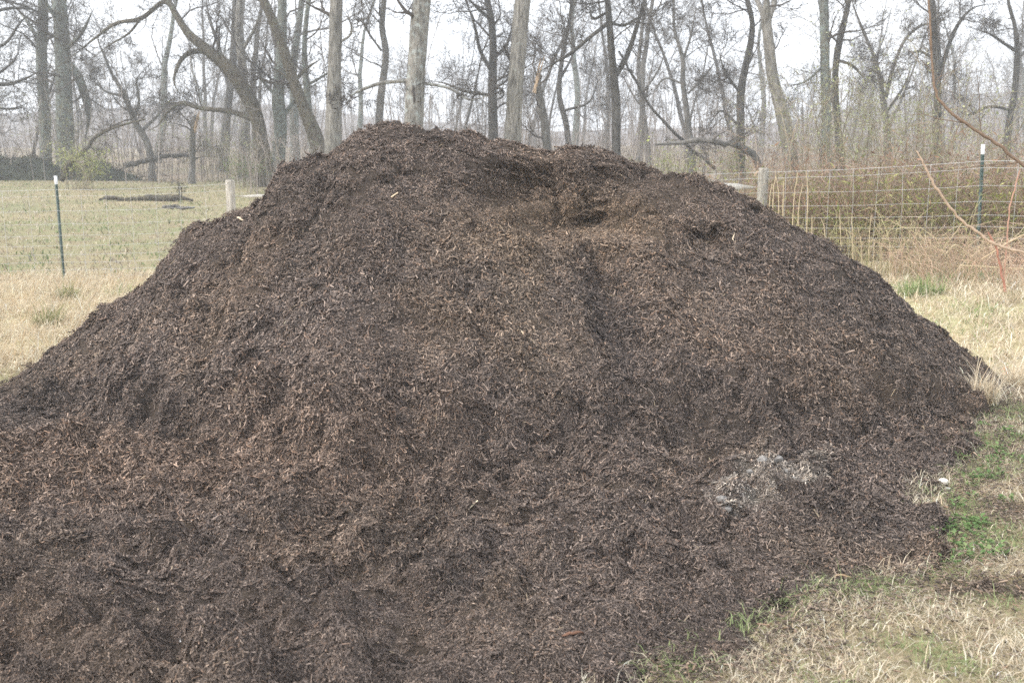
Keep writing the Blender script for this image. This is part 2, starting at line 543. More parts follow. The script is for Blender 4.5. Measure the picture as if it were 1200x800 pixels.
def zone_col(x, y, h, seed=0):
    """colour of the mulch plus painted shade: greyish bark, warmer fresh-dug compost, dark patches, damp groove with shade painted in, shaded right flank, pale ash"""
    x = np.asarray(x, float)
    base = np.array([0.098, 0.081, 0.073])
    warm = np.array([0.122, 0.093, 0.073])
    dark = np.array([0.054, 0.047, 0.044])
    tan_ = np.array([0.147, 0.117, 0.094])
    a = sstep(0.0, 0.35, fbm(x, y, 1.3, 4, 101))[:, None]
    b = sstep(0.05, 0.4, fbm(x, y, 0.9, 4, 103))[:, None]
    d = sstep(0.05, 0.4, fbm(x, y, 0.7, 4, 105))[:, None]
    c = base + 0.45 * a * (warm - base)
    c = c + 0.4 * d * (tan_ - c)
    c = c + 0.45 * b * (dark - c)
    # the fresh-dug bite is brown
    bc = BITE_W[0][0]
    wb = np.exp(-((x - bc[0]) / 0.75) ** 2 - ((h - bc[2] - 0.05) / 0.22) ** 2)[:, None] * (y > 5.2)[:, None]
    c = c + 0.6 * wb * (np.array([0.145, 0.109, 0.078]) - c)
    gl = G(200, 585)
    wl = np.exp(-((x - gl[0]) / 1.2) ** 2 - ((y - gl[1]) / 0.45) ** 2)[:, None]
    c = c + 0.7 * wl * (np.array([0.155, 0.116, 0.093]) - c)
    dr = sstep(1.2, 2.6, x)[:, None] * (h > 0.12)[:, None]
    c = c + 0.35 * dr * (np.array([0.056, 0.047, 0.042]) - c)  # shade painted into the colour of the flank turned from the sun
    rib = np.exp(-((x + 0.02 - 0.12 * (6.5 - y) + 0.1 * fbm(x, y, 0.5, 2, 123)) / 0.2) ** 2)[:, None] * (sstep(0.25, 0.5, h) * sstep(1.35, 1.1, h))[:, None]
    c = c + 0.4 * rib * (np.array([0.150, 0.118, 0.090]) - c)
    groove_shade = sstep(1.0, 0.3, np.hypot((x - np.interp(y, GROOVE_Y, GROOVE_X) - 0.02) / 0.24, (y - 5.85) / 0.55) + 0.7 * fbm(x, y, 0.3, 3, 117))[:, None]
    c = c + 0.55 * groove_shade * (np.array([0.042, 0.037, 0.037]) - c)  # groove darkened in colour: damp mulch plus painted shade of the recess
    for (px, py, rx, ry) in ((908, 550, 0.26, 0.17), (868, 574, 0.22, 0.14), (838, 598, 0.18, 0.12)):
        g = ASH.setdefault((px, py), None)
        if g is None: g = ASH[(px, py)] = on_pile(px, py)
        wa = sstep(1.1, 0.35, np.hypot((x - g[0]) / rx, (y - g[1]) / ry) + 0.8 * fbm(x, y, 0.16, 3, 111))[:, None]
        c = c + 0.8 * wa * sstep(-0.3, 0.2, fbm(x, y, 0.08, 3, 119))[:, None] * (np.array([0.29, 0.27, 0.245]) - c)
    return c * np.array([1.60, 1.57, 1.54])


# ------------------------------------------------------------------ ground
def grid(xs, ys):
    X, Y = np.meshgrid(xs, ys)
    nx, ny = len(xs), len(ys)
    i = np.arange(nx * ny).reshape(ny, nx)
    q = np.stack([i[:-1, :-1], i[:-1, 1:], i[1:, 1:], i[1:, :-1]], -1).reshape(-1, 4)
    return X.ravel(), Y.ravel(), q


gx = np.concatenate([-np.geomspace(310, 8.2, 44), np.arange(-8, 8.01, 0.125), np.geomspace(8.2, 310, 44)])
gy = np.concatenate([-np.geomspace(55, 0.3, 16), np.arange(0, 14.01, 0.125), np.geomspace(14.3, 290, 76)])
X, Y, q = grid(gx, gy)
Z = terrain(X, Y)
under = sstep(-0.02, 0.2, edge_dist(X, Y)) * (Y < 7.6)
Z = Z - 0.06 * under
M_ground, t_, b_ = nodes('pasture_ground', 0.95, 0.1)
p_ = pos(t_)
n1 = noise(t_, 0.35, 6, 0.65, p_); n2 = noise(t_, 2.3, 6, 0.7, p_); n3 = noise(t_, 30, 4, 0.7, p_)
gv = N(t_, 'ShaderNodeVertexColor', layer_name='col')
c_ = mixc(t_, 1.0, gv.outputs['Color'], ramp(t_, n1.outputs['Fac'], [(0.38, (1.12, 1.06, 1.0)), (0.62, (0.84, 0.92, 0.80))]).outputs['Color'], 'MULTIPLY')
c_ = mixc(t_, ramp(t_, n2.outputs['Fac'], [(0.47, (0, 0, 0)), (0.62, (0.75, 0.75, 0.75))]).outputs['Color'], c_, (0.30, 0.235, 0.155))
c_ = mixc(t_, 1.0, c_, ramp(t_, n3.outputs['Fac'], [(0.3, (0.72, 0.72, 0.7)), (0.7, (1.25, 1.25, 1.25))]).outputs['Color'], 'MULTIPLY')
t_.links.new(c_, b_.inputs['Base Color'])
bump(t_, b_, n3.outputs['Fac'], 0.8, 0.05)
gc = np.tile(np.array([0.58, 0.49, 0.33]), (len(X), 1))                       # bleached straw by the pile
past = (sstep(12.6, 14.5, Y + 0.5 * fbm(X, Y, 2, 2, 141)))[:, None]
gc = gc + past * (np.array([0.305, 0.275, 0.175]) - gc)                          # grazed pasture
stripe = sstep(0.0, 0.35, fbm(X * 0.25, Y, 2.6, 3, 143))[:, None] * past
gc = gc + 0.5 * stripe * (np.array([0.24, 0.245, 0.145]) - gc)
wood_f = sstep(-1.5, 1.5, Y - 36.5 - 1.5 * fbm(X, Y, 6, 2, 145) + 12 * sstep(-5, -1, X))[:, None]
gc = gc + wood_f * (np.array([0.30, 0.255, 0.21]) - gc)                       # leaf litter under the trees
verge = (sstep(7.2, 6.2, Y) * sstep(0.0, 0.4, X))[:, None]
gc = gc + verge * (np.array([0.33, 0.275, 0.18]) - gc)                          # thatch and crumbs along the mulch
gc = gc + soil_patch(X, Y)[:, None] * (np.array([0.12, 0.09, 0.07]) - gc)
ground = mobj('ground', make_mesh('ground', np.stack([X, Y, Z], 1), [q], gc), M_ground)
tag(ground, 'pale straw-coloured pasture ground around the mulch pile', None, None, 'structure')

# wooded hills beyond the wood
hx = np.linspace(-225, 225, 90); hy = np.linspace(105, 275, 36)
X, Y, q = grid(hx, hy)
def hill_z(X, Y):
    crest = 3.6 + 4.5 * np.exp(-((X + 55) / 40) ** 2) + 7 * np.exp(-((X - 85) / 35) ** 2) + 2 * perlin(X / 60, Y / 90, 9)
    return 2.4 + crest * sstep(105, 190, Y) * (1 - 0.3 * sstep(210, 275, Y)) + 1.5 * perlin(X / 25, Y / 25, 3) * sstep(105, 140, Y) - 3 * sstep(115, 104, Y)
M_hill = mat_plain('leaf_litter_hill', (0.20, 0.18, 0.175), 0.95, 0.1, 0.4, 0.3, 0.3)
hills = mobj('hills', make_mesh('hills', np.stack([X, Y, hill_z(X, Y)], 1), [q]), M_hill)
tag(hills, 'wooded hillside rising in the haze behind the trees', None, None, 'structure')

# ------------------------------------------------------------------ the mulch pile
mx_ = np.arange(-6.2, 4.75, 0.025)
my_ = np.concatenate([np.arange(1.0, 2.4, 0.03), np.arange(2.4, 5.4, 0.016), np.arange(5.4, 7.5, 0.011), np.arange(7.5, 10.4, 0.04)])
X, Y, q = grid(mx_, my_)
H, DY = pile_surface(X, Y)
Zt = terrain(X, Y)
nx_, ny_ = len(mx_), len(my_)
H2 = H.reshape(ny_, nx_)
crng = np.random.default_rng(5)
for k in range(5200):
    cx_ = crng.uniform(-5.5, 4.4)
    cy_ = crng.uniform(2.2, 7.6)
    r_ = 0.016 + (0.075 if cy_ < 4.8 and abs(cx_) < 0.55 * cy_ else (0.045 if cy_ < 6.6 else 0.018)) * crng.random() ** 2.6
    if crng.random() > 0.35 + 0.65 * (perlin(np.array([cx_ * 1.1]), np.array([cy_ * 1.1]), 77)[0] > 0.0): continue
    i0, i1 = np.searchsorted(mx_, (cx_ - r_, cx_ + r_)); j0, j1 = np.searchsorted(my_, (cy_ - r_, cy_ + r_))
    if i1 - i0 < 1 or j1 - j0 < 1: continue
    dx_ = (mx_[i0:i1] - cx_)[None, :] / r_; dy_ = (my_[j0:j1] - cy_)[:, None] / r_
    d2_ = dx_ ** 2 * crng.uniform(0.8, 1.4) + dy_ ** 2
    H2[j0:j1, i0:i1] += 0.75 * r_ * np.sqrt(np.clip(1 - d2_, 0, 1))
for k in range(420):                    # clumps that rolled down and lie along the foot of the face
    cx_ = crng.uniform(-3.1, 3.0)
    zr_ = max(0.0, float(np.interp(cx_, RX, RZ)))
    cy_ = float(ridge_y(np.array([cx_]))[0]) - (zr_ / 0.76 + 0.22) * crng.normal(0.93, 0.06)
    r_ = 0.025 + 0.055 * crng.random() ** 1.8
    i0, i1 = np.searchsorted(mx_, (cx_ - r_ * 1.4, cx_ + r_ * 1.4)); j0, j1 = np.searchsorted(my_, (cy_ - r_, cy_ + r_))
    if i1 - i0 < 1 or j1 - j0 < 1: continue
    dx_ = (mx_[i0:i1] - cx_)[None, :] / r_; dy_ = (my_[j0:j1] - cy_)[:, None] / r_
    d2_ = dx_ ** 2 * crng.uniform(0.5, 1.1) + dy_ ** 2
    H2[j0:j1, i0:i1] += 0.8 * r_ * np.sqrt(np.clip(1 - d2_, 0, 1))
H = H2.ravel()
V = np.stack([X + 0.02 * fbm(Y, H * 3, 0.2, 2, 121), Y + DY, H], 1)
keep = (H > Zt - 0.10)
qk = keep[q].any(axis=1)
q = q[qk]
used = np.unique(q)
remap = -np.ones(len(V), np.int64); remap[used] = np.arange(len(used))
V = V[used]; q = remap[q]
colV = zone_col(V[:, 0], V[:, 1], V[:, 2]) * 0.62  # base colour darkened to paint shade into the gaps between chips
pile = mobj('mulch_pile', make_mesh('mulch_pile', V, [q], colV), M_mulch)
tag(pile, 'large heap of dark brown shredded bark mulch with a dug-out hollow near its top', 'mulch pile')

# chips and fibres lying on the pile
A, B, Cq, D_ = V[q[:, 0]], V[q[:, 1]], V[q[:, 2]], V[q[:, 3]]
cr_ = np.cross(Cq - A, D_ - B)
area = 0.5 * np.linalg.norm(cr_, axis=1)
nrm = cr_ / (np.linalg.norm(cr_, axis=1, keepdims=True) + 1e-9)
nrm[nrm[:, 2] < -0.2] *= 1
cen = (A + B + Cq + D_) / 4
dist = np.hypot(cen[:, 0], cen[:, 1])
edge_p = np.clip((cen[:, 2] - terrain(cen[:, 0], cen[:, 1]) + 0.03) / 0.06, 0, 1)
wgt = area * edge_p * (np.clip(5.0 / dist, 0.75, 2.2) ** 2.1) * np.where(cen[:, 1] > 7.75, 0.35, 1.0) * np.where(dist < 2.3, 0.3, 1)
wgt *= np.where(np.abs(cen[:, 0]) > 0.62 * cen[:, 1], 0.35, 1.0)
cdf = np.cumsum(wgt); cdf /= cdf[-1]


def on_faces(n, rng):
    i = np.searchsorted(cdf, rng.random(n))
    u, v = rng.random((n, 1)), rng.random((n, 1))
    p = A[i] * (1 - u) * (1 - v) + B[i] * u * (1 - v) + Cq[i] * u * v + D_[i] * (1 - u) * v
    return p, nrm[i], dist[i]


PALETTE = np.array([(0.55, 0.54, 0.54), (0.82, 0.81, 0.80), (1.2, 1.18, 1.15), (1.8, 1.75, 1.67), (1.6, 1.38, 1.2), (2.3, 2.18, 2.0), (0.32, 0.32, 0.33)])
PROB = np.array([0.21, 0.23, 0.21, 0.14, 0.08, 0.05, 0.08])


def chips(n, rng, lmed, lsig, wid, sides, rings, pale, bend):
    p, nn, d = on_faces(n, rng)
    r = rng.normal(size=(n, 3))
    t = r - (r * nn).sum(1, keepdims=True) * nn
    t /= np.linalg.norm(t, axis=1, keepdims=True) + 1e-9
    tilt = rng.normal(0, 0.2, (n, 1))
    t = t * np.cos(tilt) + nn * np.abs(np.sin(tilt))
    near = np.clip(d / 5.5, 0.6, 1.05) * (1 - 0.38 * sstep(0.9, 1.3, p[:, 2])) * (1 - 0.4 * sstep(0.0, 0.3, fbm(p[:, 0], p[:, 1], 0.7, 3, 161))) * np.where(p[:, 2] < 0.35, 0.85, 1)
    L = np.clip(lmed * np.exp(rng.normal(0, lsig, n)), 0.008, 0.13) * near
    wd = wid * np.exp(rng.normal(0, 0.35, n)) * near
    k = np.linspace(-0.5, 0.5, rings)
    pts = p[:, None, :] + nn[:, None, :] * (0.004 + 0.006 * rng.random((n, 1, 1))) + t[:, None, :] * (L[:, None] * k)[..., None]
    if rings > 2:
        bd = rng.normal(0, bend, (n, 1, 3)) * L[:, None, None]
        pts = pts + bd * (0.25 - k ** 2)[None, :, None] * 4
    tap = np.where(np.abs(k) > 0.49, 0.55, 1.0)
    rad = wd[:, None] * tap[None, :]
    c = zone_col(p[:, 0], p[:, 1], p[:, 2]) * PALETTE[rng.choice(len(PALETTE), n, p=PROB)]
    c *= np.exp(rng.normal(0, 0.15, (n, 1)))
    pl = rng.random(n) < pale
    c[pl] = np.array([0.40, 0.32, 0.225]) * np.exp(rng.normal(0, 0.3, (pl.sum(), 1)))
    return pts, rad, np.clip(c, 0, 0.8)


rng = np.random.default_rng(11)
tb = Tubes()
pts, rad, c = chips(46000, rng, 0.034, 0.42, 0.0050, 3, 2, 0.014, 0)
tb.add(pts, rad, 3, c)
pts, rad, c = chips(900, rng, 0.062, 0.25, 0.0085, 3, 2, 0.05, 0)
tb.add(pts, rad, 3, c)
o = mobj('chips', tb.mesh('chips'), M_chip, pile)
tag(o, None, None, None, 'stuff')
tb = Tubes()
pts, rad, c = chips(13000, rng, 0.046, 0.42, 0.0028, 3, 3, 0.03, 0.05)
tb.add(pts, rad, 3, c)
o = mobj('bark_fibres', tb.mesh('bark_fibres'), M_chip, pile)
tag(o, None, None, None, 'stuff')

# the dense layer of small shreds: patches of loose chips laid over the whole surface by geometry nodes
M_shred, t_, b_ = nodes('mulch_shreds', 0.9, 0.18)
a1 = N(t_, 'ShaderNodeVertexColor', layer_name='col')
a2 = t_.nodes.new('ShaderNodeAttribute'); a2.attribute_type = 'INSTANCER'; a2.attribute_name = 'zcol'
t_.links.new(mixc(t_, 1.0, a1.outputs['Color'], a2.outputs['Color'], 'MULTIPLY'), b_.inputs['Base Color'])
pc = bpy.data.collections.new('shred_patches')
for k in range(8):
    prg = np.random.default_rng(3000 + k)
    n = 64
    a = prg.random(n) * 6.283; r = 0.075 * np.sqrt(prg.random(n))
    cp = np.stack([r * np.cos(a), r * np.sin(a), -0.002 + 0.012 * prg.random(n)], 1)
    az = prg.random(n) * 6.283; ti = prg.normal(0, 0.22, n)
    d = np.stack([np.cos(az) * np.cos(ti), np.sin(az) * np.cos(ti), np.sin(ti)], 1)
    L = np.clip(0.022 * np.exp(prg.normal(0, 0.5, n)), 0.006, 0.075)
    tt = np.array([-0.5, 0.5])
    pts = cp[:, None, :] + d[:, None, :] * (L[:, None] * tt)[..., None]
    rad = (0.0042 * np.exp(prg.normal(0, 0.4, n)))[:, None] * np.array([[1.0, 0.6]])
    cc = PALETTE[prg.choice(len(PALETTE), n, p=PROB)] * np.exp(prg.normal(0, 0.18, (n, 1)))
    tb = Tubes(); tb.add(pts, rad, 3, cc)
    o = bpy.data.objects.new('shred_patch', tb.mesh('shred_patch')); o.data.materials.append(M_shred)
    pc.objects.link(o)
n = 38000
p, nn, d = on_faces(n, rng)
r = rng.normal(size=(n, 3)); tx = r - (r * nn).sum(1, keepdims=True) * nn; tx /= np.linalg.norm(tx, axis=1, keepdims=True)
ty = np.cross(nn, tx)
eul = np.stack([np.arctan2(ty[:, 2], nn[:, 2]), -np.arcsin(np.clip(tx[:, 2], -1, 1)), np.arctan2(tx[:, 1], tx[:, 0])], 1)
me = bpy.data.meshes.new('shreds')
me.vertices.add(n); me.vertices.foreach_set('co', p.astype(np.float32).ravel())
at = me.attributes.new('eul', 'FLOAT_VECTOR', 'POINT'); at.data.foreach_set('vector', eul.astype(np.float32).ravel())
at = me.attributes.new('siz', 'FLOAT', 'POINT'); at.data.foreach_set('value', (np.clip(d / 5.5, 0.55, 1.0) * rng.uniform(0.65, 1.05, n) * (1 - 0.25 * sstep(0.9, 1.3, p[:, 2])) * (1 - 0.3 * sstep(0.0, 0.3, fbm(p[:, 0], p[:, 1], 0.7, 3, 161))) * np.where(p[:, 2] < 0.35, 0.85, 1)).astype(np.float32))
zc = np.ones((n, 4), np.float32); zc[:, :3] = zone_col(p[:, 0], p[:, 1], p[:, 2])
at = me.attributes.new('zcol', 'FLOAT_COLOR', 'POINT'); at.data.foreach_set('color', zc.ravel())
o = mobj('shreds', me, M_shred, pile)
tag(o, None, None, None, 'stuff')
gt = bpy.data.node_groups.new('lay_shreds', 'GeometryNodeTree')
gt.interface.new_socket('Geometry', in_out='INPUT', socket_type='NodeSocketGeometry')
gt.interface.new_socket('Geometry', in_out='OUTPUT', socket_type='NodeSocketGeometry')
gi = gt.nodes.new('NodeGroupInput'); go = gt.nodes.new('NodeGroupOutput')
ci = gt.nodes.new('GeometryNodeCollectionInfo'); ci.inputs['Collection'].default_value = pc
ci.inputs['Separate Children'].default_value = True; ci.inputs['Reset Children'].default_value = True
ip = gt.nodes.new('GeometryNodeInstanceOnPoints'); ip.inputs['Pick Instance'].default_value = True
na = gt.nodes.new('GeometryNodeInputNamedAttribute'); na.data_type = 'FLOAT_VECTOR'; na.inputs['Name'].default_value = 'eul'
ns = gt.nodes.new('GeometryNodeInputNamedAttribute'); ns.data_type = 'FLOAT'; ns.inputs['Name'].default_value = 'siz'
gt.links.new(gi.outputs[0], ip.inputs['Points']); gt.links.new(ci.outputs[0], ip.inputs['Instance'])
gt.links.new(na.outputs[0], ip.inputs['Rotation']); gt.links.new(ns.outputs[0], ip.inputs['Scale'])
gt.links.new(ip.outputs[0], go.inputs[0])
md = o.modifiers.new('lay_shreds', 'NODES'); md.node_group = gt

#@@NEXT

# ------------------------------------------------------------------ fences
def tz(x, y):
    return float(terrain(np.array([x]), np.array([y]))[0])


def box_mesh(name, sx, sy, sz, bev=0.0, z0=0.0):
    import bmesh
    bm = bmesh.new()
    bmesh.ops.create_cube(bm, size=1.0)
    for v in bm.verts:
        v.co = (v.co.x * sx, v.co.y * sy, (v.co.z + 0.5) * sz + z0)
    if bev: bmesh.ops.bevel(bm, geom=bm.edges[:], offset=bev, segments=2, affect='EDGES')
    me = bpy.data.meshes.new(name); bm.to_mesh(me); bm.free()
    return me


def t_section(name, z0, z1, grow=1.0):
    """T-section steel post with studs along its face"""
    w_, f_, th = 0.036 * grow, 0.034 * grow, 0.006 * grow
    prof = [(-w_ / 2, 0), (w_ / 2, 0), (w_ / 2, th), (th / 2, th), (th / 2, f_), (-th / 2, f_), (-th / 2, th), (-w_ / 2, th)]
    V = [(x, y, z0) for x, y in prof] + [(x, y, z1) for x, y in prof]
    n = len(prof)
    F = [np.array([(i, (i + 1) % n, n + (i + 1) % n, n + i) for i in range(n)])]
    V = np.array(V)
    caps = np.array([(8, 9, 10, 15), (11, 12, 13, 14)])
    F.append(caps)
    if z1 - z0 > 0.4:
        add = []
        for k in range(int((z1 - z0) / 0.054)):
            z = z0 + 0.03 + k * 0.054
            b = len(V) + len(add)
            add += [(-0.006, 0, z), (0.006, 0, z), (0.006, -0.007, z + 0.006), (-0.006, -0.007, z + 0.006), (-0.006, 0, z + 0.014), (0.006, 0, z + 0.014)]
            F.append(np.array([(b, b + 1, b + 2, b + 3), (b + 3, b + 2, b + 5, b + 4)]))
        V = np.vstack([V, np.array(add)])
    return make_mesh(name, V, F, None, False)


ME_T = t_section('t_post', -0.3, 1.27)
ME_TIP = t_section('white_tip', 1.27, 1.38, 1.12)


def t_post(parent, x, y, z, rz=0.0, lean=0.0):
    p = mobj('t_post', ME_T, M_tgreen, parent)
    p.location = (x, y, z); p.rotation_euler = (0, lean, rz)
    t = mobj('white_tip', ME_TIP, M_white, p)
    return p


def wood_post(parent, x, y, z, h, r=0.068, name='wooden_post'):
    tb = Tubes()
    zs = np.array([-0.4, 0.2, 0.5, 0.8, h - 0.02, h, h + 0.004])
    pts = np.stack([x + 0.004 * np.sin(zs * 5), y + 0 * zs, z + zs], 1)
    tb.add(pts, np.array([r, r, r * 0.985, r * 0.98, r * 0.97, r * 0.9, 0.002]), 14, None, 0.015)
    return mobj(name, tb.mesh(name), M_post, parent)


WIRE_H = [1.20, 1.12, 0.93, 0.76, 0.61, 0.48, 0.36, 0.26, 0.16, 0.07]


def wires(parent, posts, step=0.30, r=0.0024, seed=0, heights=WIRE_H):
    """posts: list of (x, y, zbase). one strand object per height, one stay object per vertical wire"""
    rg = np.random.default_rng(seed)
    posts = np.array(posts, float)
    for hgt in heights:
        pl = []
        for a, b in zip(posts[:-1], posts[1:]):
            for t in np.linspace(0, 1, 9)[:-1]:
                p = a + (b - a) * t
                pl.append((p[0], p[1] - 0.045, p[2] + hgt - 0.02 * 4 * t * (1 - t) + rg.normal(0, 0.002)))
        p = posts[-1]; pl.append((p[0], p[1] - 0.045, p[2] + hgt))
        tb = Tubes(); tb.add(np.array(pl), np.full(len(pl), r * (1.25 if hgt > 1.15 else 1.0)), 4)
        mobj('wire_strand', tb.mesh('wire_strand'), M_wire, parent)
    for a, b in zip(posts[:-1], posts[1:]):
        L = np.hypot(*(b - a)[:2]); n = int(L / step)
        for k in range(1, n):
            t = k / n
            p = a + (b - a) * t
            sag = 0.02 * 4 * t * (1 - t)
            hs = np.array(heights[::3] + [heights[-1]])
            pts = np.stack([p[0] + rg.normal(0, 0.006, len(hs)), np.full(len(hs), p[1] - 0.049), p[2] + hs - sag], 1)
            tb = Tubes(); tb.add(pts, np.full(len(hs), r * 1.05), 4)
            mobj('stay_wire', tb.mesh('stay_wire'), M_wire, parent)


Lw = P(269.5, 211, 13.3); Rw = P(895, 197, 13.3); Lt = P(65, 206, 13.1); Rt = P(1157, 169, 11.2)
lb = Lw[2] - 1.25; rb = Rw[2] - 1.25
fl = tag(empty('wire_fence', (Lt[0], 13.1, Lt[2] - 1.38)), 'woven wire fence along the pasture with a green steel post and grey wooden post', 'fence', 'wire fences behind the pile')
fr = tag(empty('wire_fence', (Rw[0], 13.3, rb)), 'woven wire fence with a pale wooden post in front of the bramble thicket', 'fence', 'wire fences behind the pile')
bpy.context.view_layer.update()


def world_parent(parent):
    """children built in world coordinates under an empty that does not sit at the origin"""
    from mathutils import Matrix
    inv = Matrix.Translation(-parent.location)
    for o in C.objects:
        if o.parent is parent:
            o.matrix_parent_inverse = inv


t_post(fl, Lt[0], 13.1, Lt[2] - 1.38, 0.3)
t_post(fl, Lt[0] - 3.4, 13.0, Lt[2] - 1.40, 0.2)
wood_post(fl, Lw[0], 13.3, lb, 1.25, 0.062)
wires(fl, [(Lt[0] - 6.5, 12.9, Lt[2] - 1.42), (Lt[0] - 3.4, 13.0, Lt[2] - 1.40), (Lt[0], 13.1, Lt[2] - 1.38), (Lw[0], 13.3, lb)], 0.31, 0.0017, 1)


def rail(parent, a, b, r=0.05):
    tb = Tubes()
    pts = a + (b - a) * np.linspace(0, 1, 8)[:, None]
    tb.add(pts, np.r_[0.002, np.full(6, r), 0.002], 12)
    return mobj('brace_rail', tb.mesh('brace_rail'), M_rail, parent)


wood_post(fl, Lw[0] + 2.3, 13.32, lb + 0.03, 1.22, 0.062)
rail(fl, np.array([Lw[0] + 0.05, 13.3, P(269, 230, 13.3)[2]]), np.array([Lw[0] + 2.25, 13.32, P(269, 231, 13.3)[2]]), 0.026)
wood_post(fr, Rw[0], 13.3, rb, 1.25, 0.07)
wood_post(fr, Rw[0] - 2.3, 13.32, rb - 0.04, 1.25, 0.07)
rail(fr, np.array([Rw[0] - 2.25, 13.32, P(850, 218, 13.3)[2]]), np.array([Rw[0] - 0.05, 13.3, P(880, 220, 13.3)[2]]), 0.055)
rtb = Rt[2] - 1.38
t_post(fr, Rt[0], 11.2, rtb, -0.35, -0.03)
wires(fr, [(Lw[0] + 2.3, 13.32, lb + 0.03), (Rw[0] - 2.3, 13.32, rb - 0.04), (Rw[0], 13.3, rb), (Rt[0], 11.2, rtb), (Rt[0] + 3.3, 8.9, rtb + 0.05)], 0.30, 0.0021, 2)
t_post(fr, Rt[0] + 3.3, 8.95, rtb + 0.05, -0.5)
world_parent(fl); world_parent(fr)


# ------------------------------------------------------------------ trees
def grow(starts, dirs, L, r, k, gnarl, up, rng, taper=0.35):
    n = len(starts)
    step = (L / (k - 1))[:, None]
    pts = np.zeros((n, k, 3)); pts[:, 0] = starts
    d = dirs / (np.linalg.norm(dirs, axis=1, keepdims=True) + 1e-9)
    for i in range(1, k):
        d = d + rng.normal(0, gnarl, (n, 3)) + np.array([0, 0, up])
        d /= np.linalg.norm(d, axis=1, keepdims=True) + 1e-9
        pts[:, i] = pts[:, i - 1] + d * step
    rad = r[:, None] * (1 - (1 - taper) * np.linspace(0, 1, k))[None, :]
    return pts, rad


def sprout(pts, rad, per, rng, tmin, amin, amax, lmin, lmax, rf=0.6):
    n, k, _ = pts.shape
    L = np.linalg.norm(np.diff(pts, axis=1), axis=2).sum(1)
    i = np.repeat(np.arange(n), per); m = len(i)
    t = tmin + (1 - tmin) * rng.random(m)
    f = t * (k - 1); j = np.minimum(f.astype(int), k - 2); fr_ = (f - j)[:, None]
    st = pts[i, j] * (1 - fr_) + pts[i, j + 1] * fr_
    tg = pts[i, j + 1] - pts[i, j]; tg /= np.linalg.norm(tg, axis=1, keepdims=True) + 1e-9
    rr = rad[i, j] * (1 - fr_[:, 0]) + rad[i, j + 1] * fr_[:, 0]
    v = rng.normal(size=(m, 3)); v -= (v * tg).sum(1, keepdims=True) * tg
    v /= np.linalg.norm(v, axis=1, keepdims=True) + 1e-9
    a = rng.uniform(amin, amax, (m, 1))
    d = tg * np.cos(a) + v * np.sin(a)
    LL = L[i] * rng.uniform(lmin, lmax, m) * (1.15 - 0.55 * t)
    return st, d, LL, rr * rf * rng.uniform(0.6, 1.0, m)


def crown_mesh(name, parents, rng, n1, L1, dens=1.0, zmin=2.0, gnarl=0.22, up=0.05, fine=4):
    """parents: list of (pts (k,3), rad (k)); limbs off those, then branches, twigs and fine twigs"""
    tb = Tubes()
    st, dr, LL, rr = [], [], [], []
    for pts, rad, cnt, lf, t0 in parents:
        a, b, c, d = sprout(pts[None], rad[None], cnt, rng, t0, 0.6, 1.25, 1, 1, 0.5)
        ok = a[:, 2] > zmin
        a, b, c, d = a[ok], b[ok], c[ok], d[ok]
        st.append(a); dr.append(b); LL.append(np.full(len(a), L1 * lf) * rng.uniform(0.6, 1.2, len(a))); rr.append(np.clip(d * 0.75, 0.008, 0.06))
    st, dr, LL, rr = map(np.concatenate, (st, dr, LL, rr))
    if len(st):
        p1, r1 = grow(st, dr, LL, rr, 8, gnarl, up, rng, 0.2)
        tb.add(p1, r1, 4)
        a = sprout(p1, r1, int(6 * dens + 0.5), rng, 0.15, 0.4, 1.1, 0.4, 0.75, 0.5)
        p2, r2 = grow(a[0], a[1], a[2], np.clip(a[3], 0.0075, 0.03), 5, gnarl * 1.1, up, rng, 0.35)
        tb.add(p2, r2, 3)
        a = sprout(p2, r2, int(4 * dens + 0.5), rng, 0.15, 0.4, 1.0, 0.4, 0.75, 0.6)
        p3, r3 = grow(a[0], a[1], a[2], np.clip(a[3], 0.0062, 0.012), 3, gnarl * 1.1, up, rng, 0.5)
        tb.add(p3, r3, 3)
        if fine:
            a = sprout(p3, r3, fine, rng, 0.15, 0.4, 1.1, 0.5, 0.9, 0.8)
            p4, r4 = grow(a[0], a[1], a[2], np.clip(a[3], 0.0052, 0.007), 2, gnarl, up, rng, 0.6)
            tb.add(p4, r4, 3)
    return tb.mesh(name)


TREE_LABEL_GROUP = 'bare winter trees behind the pile'


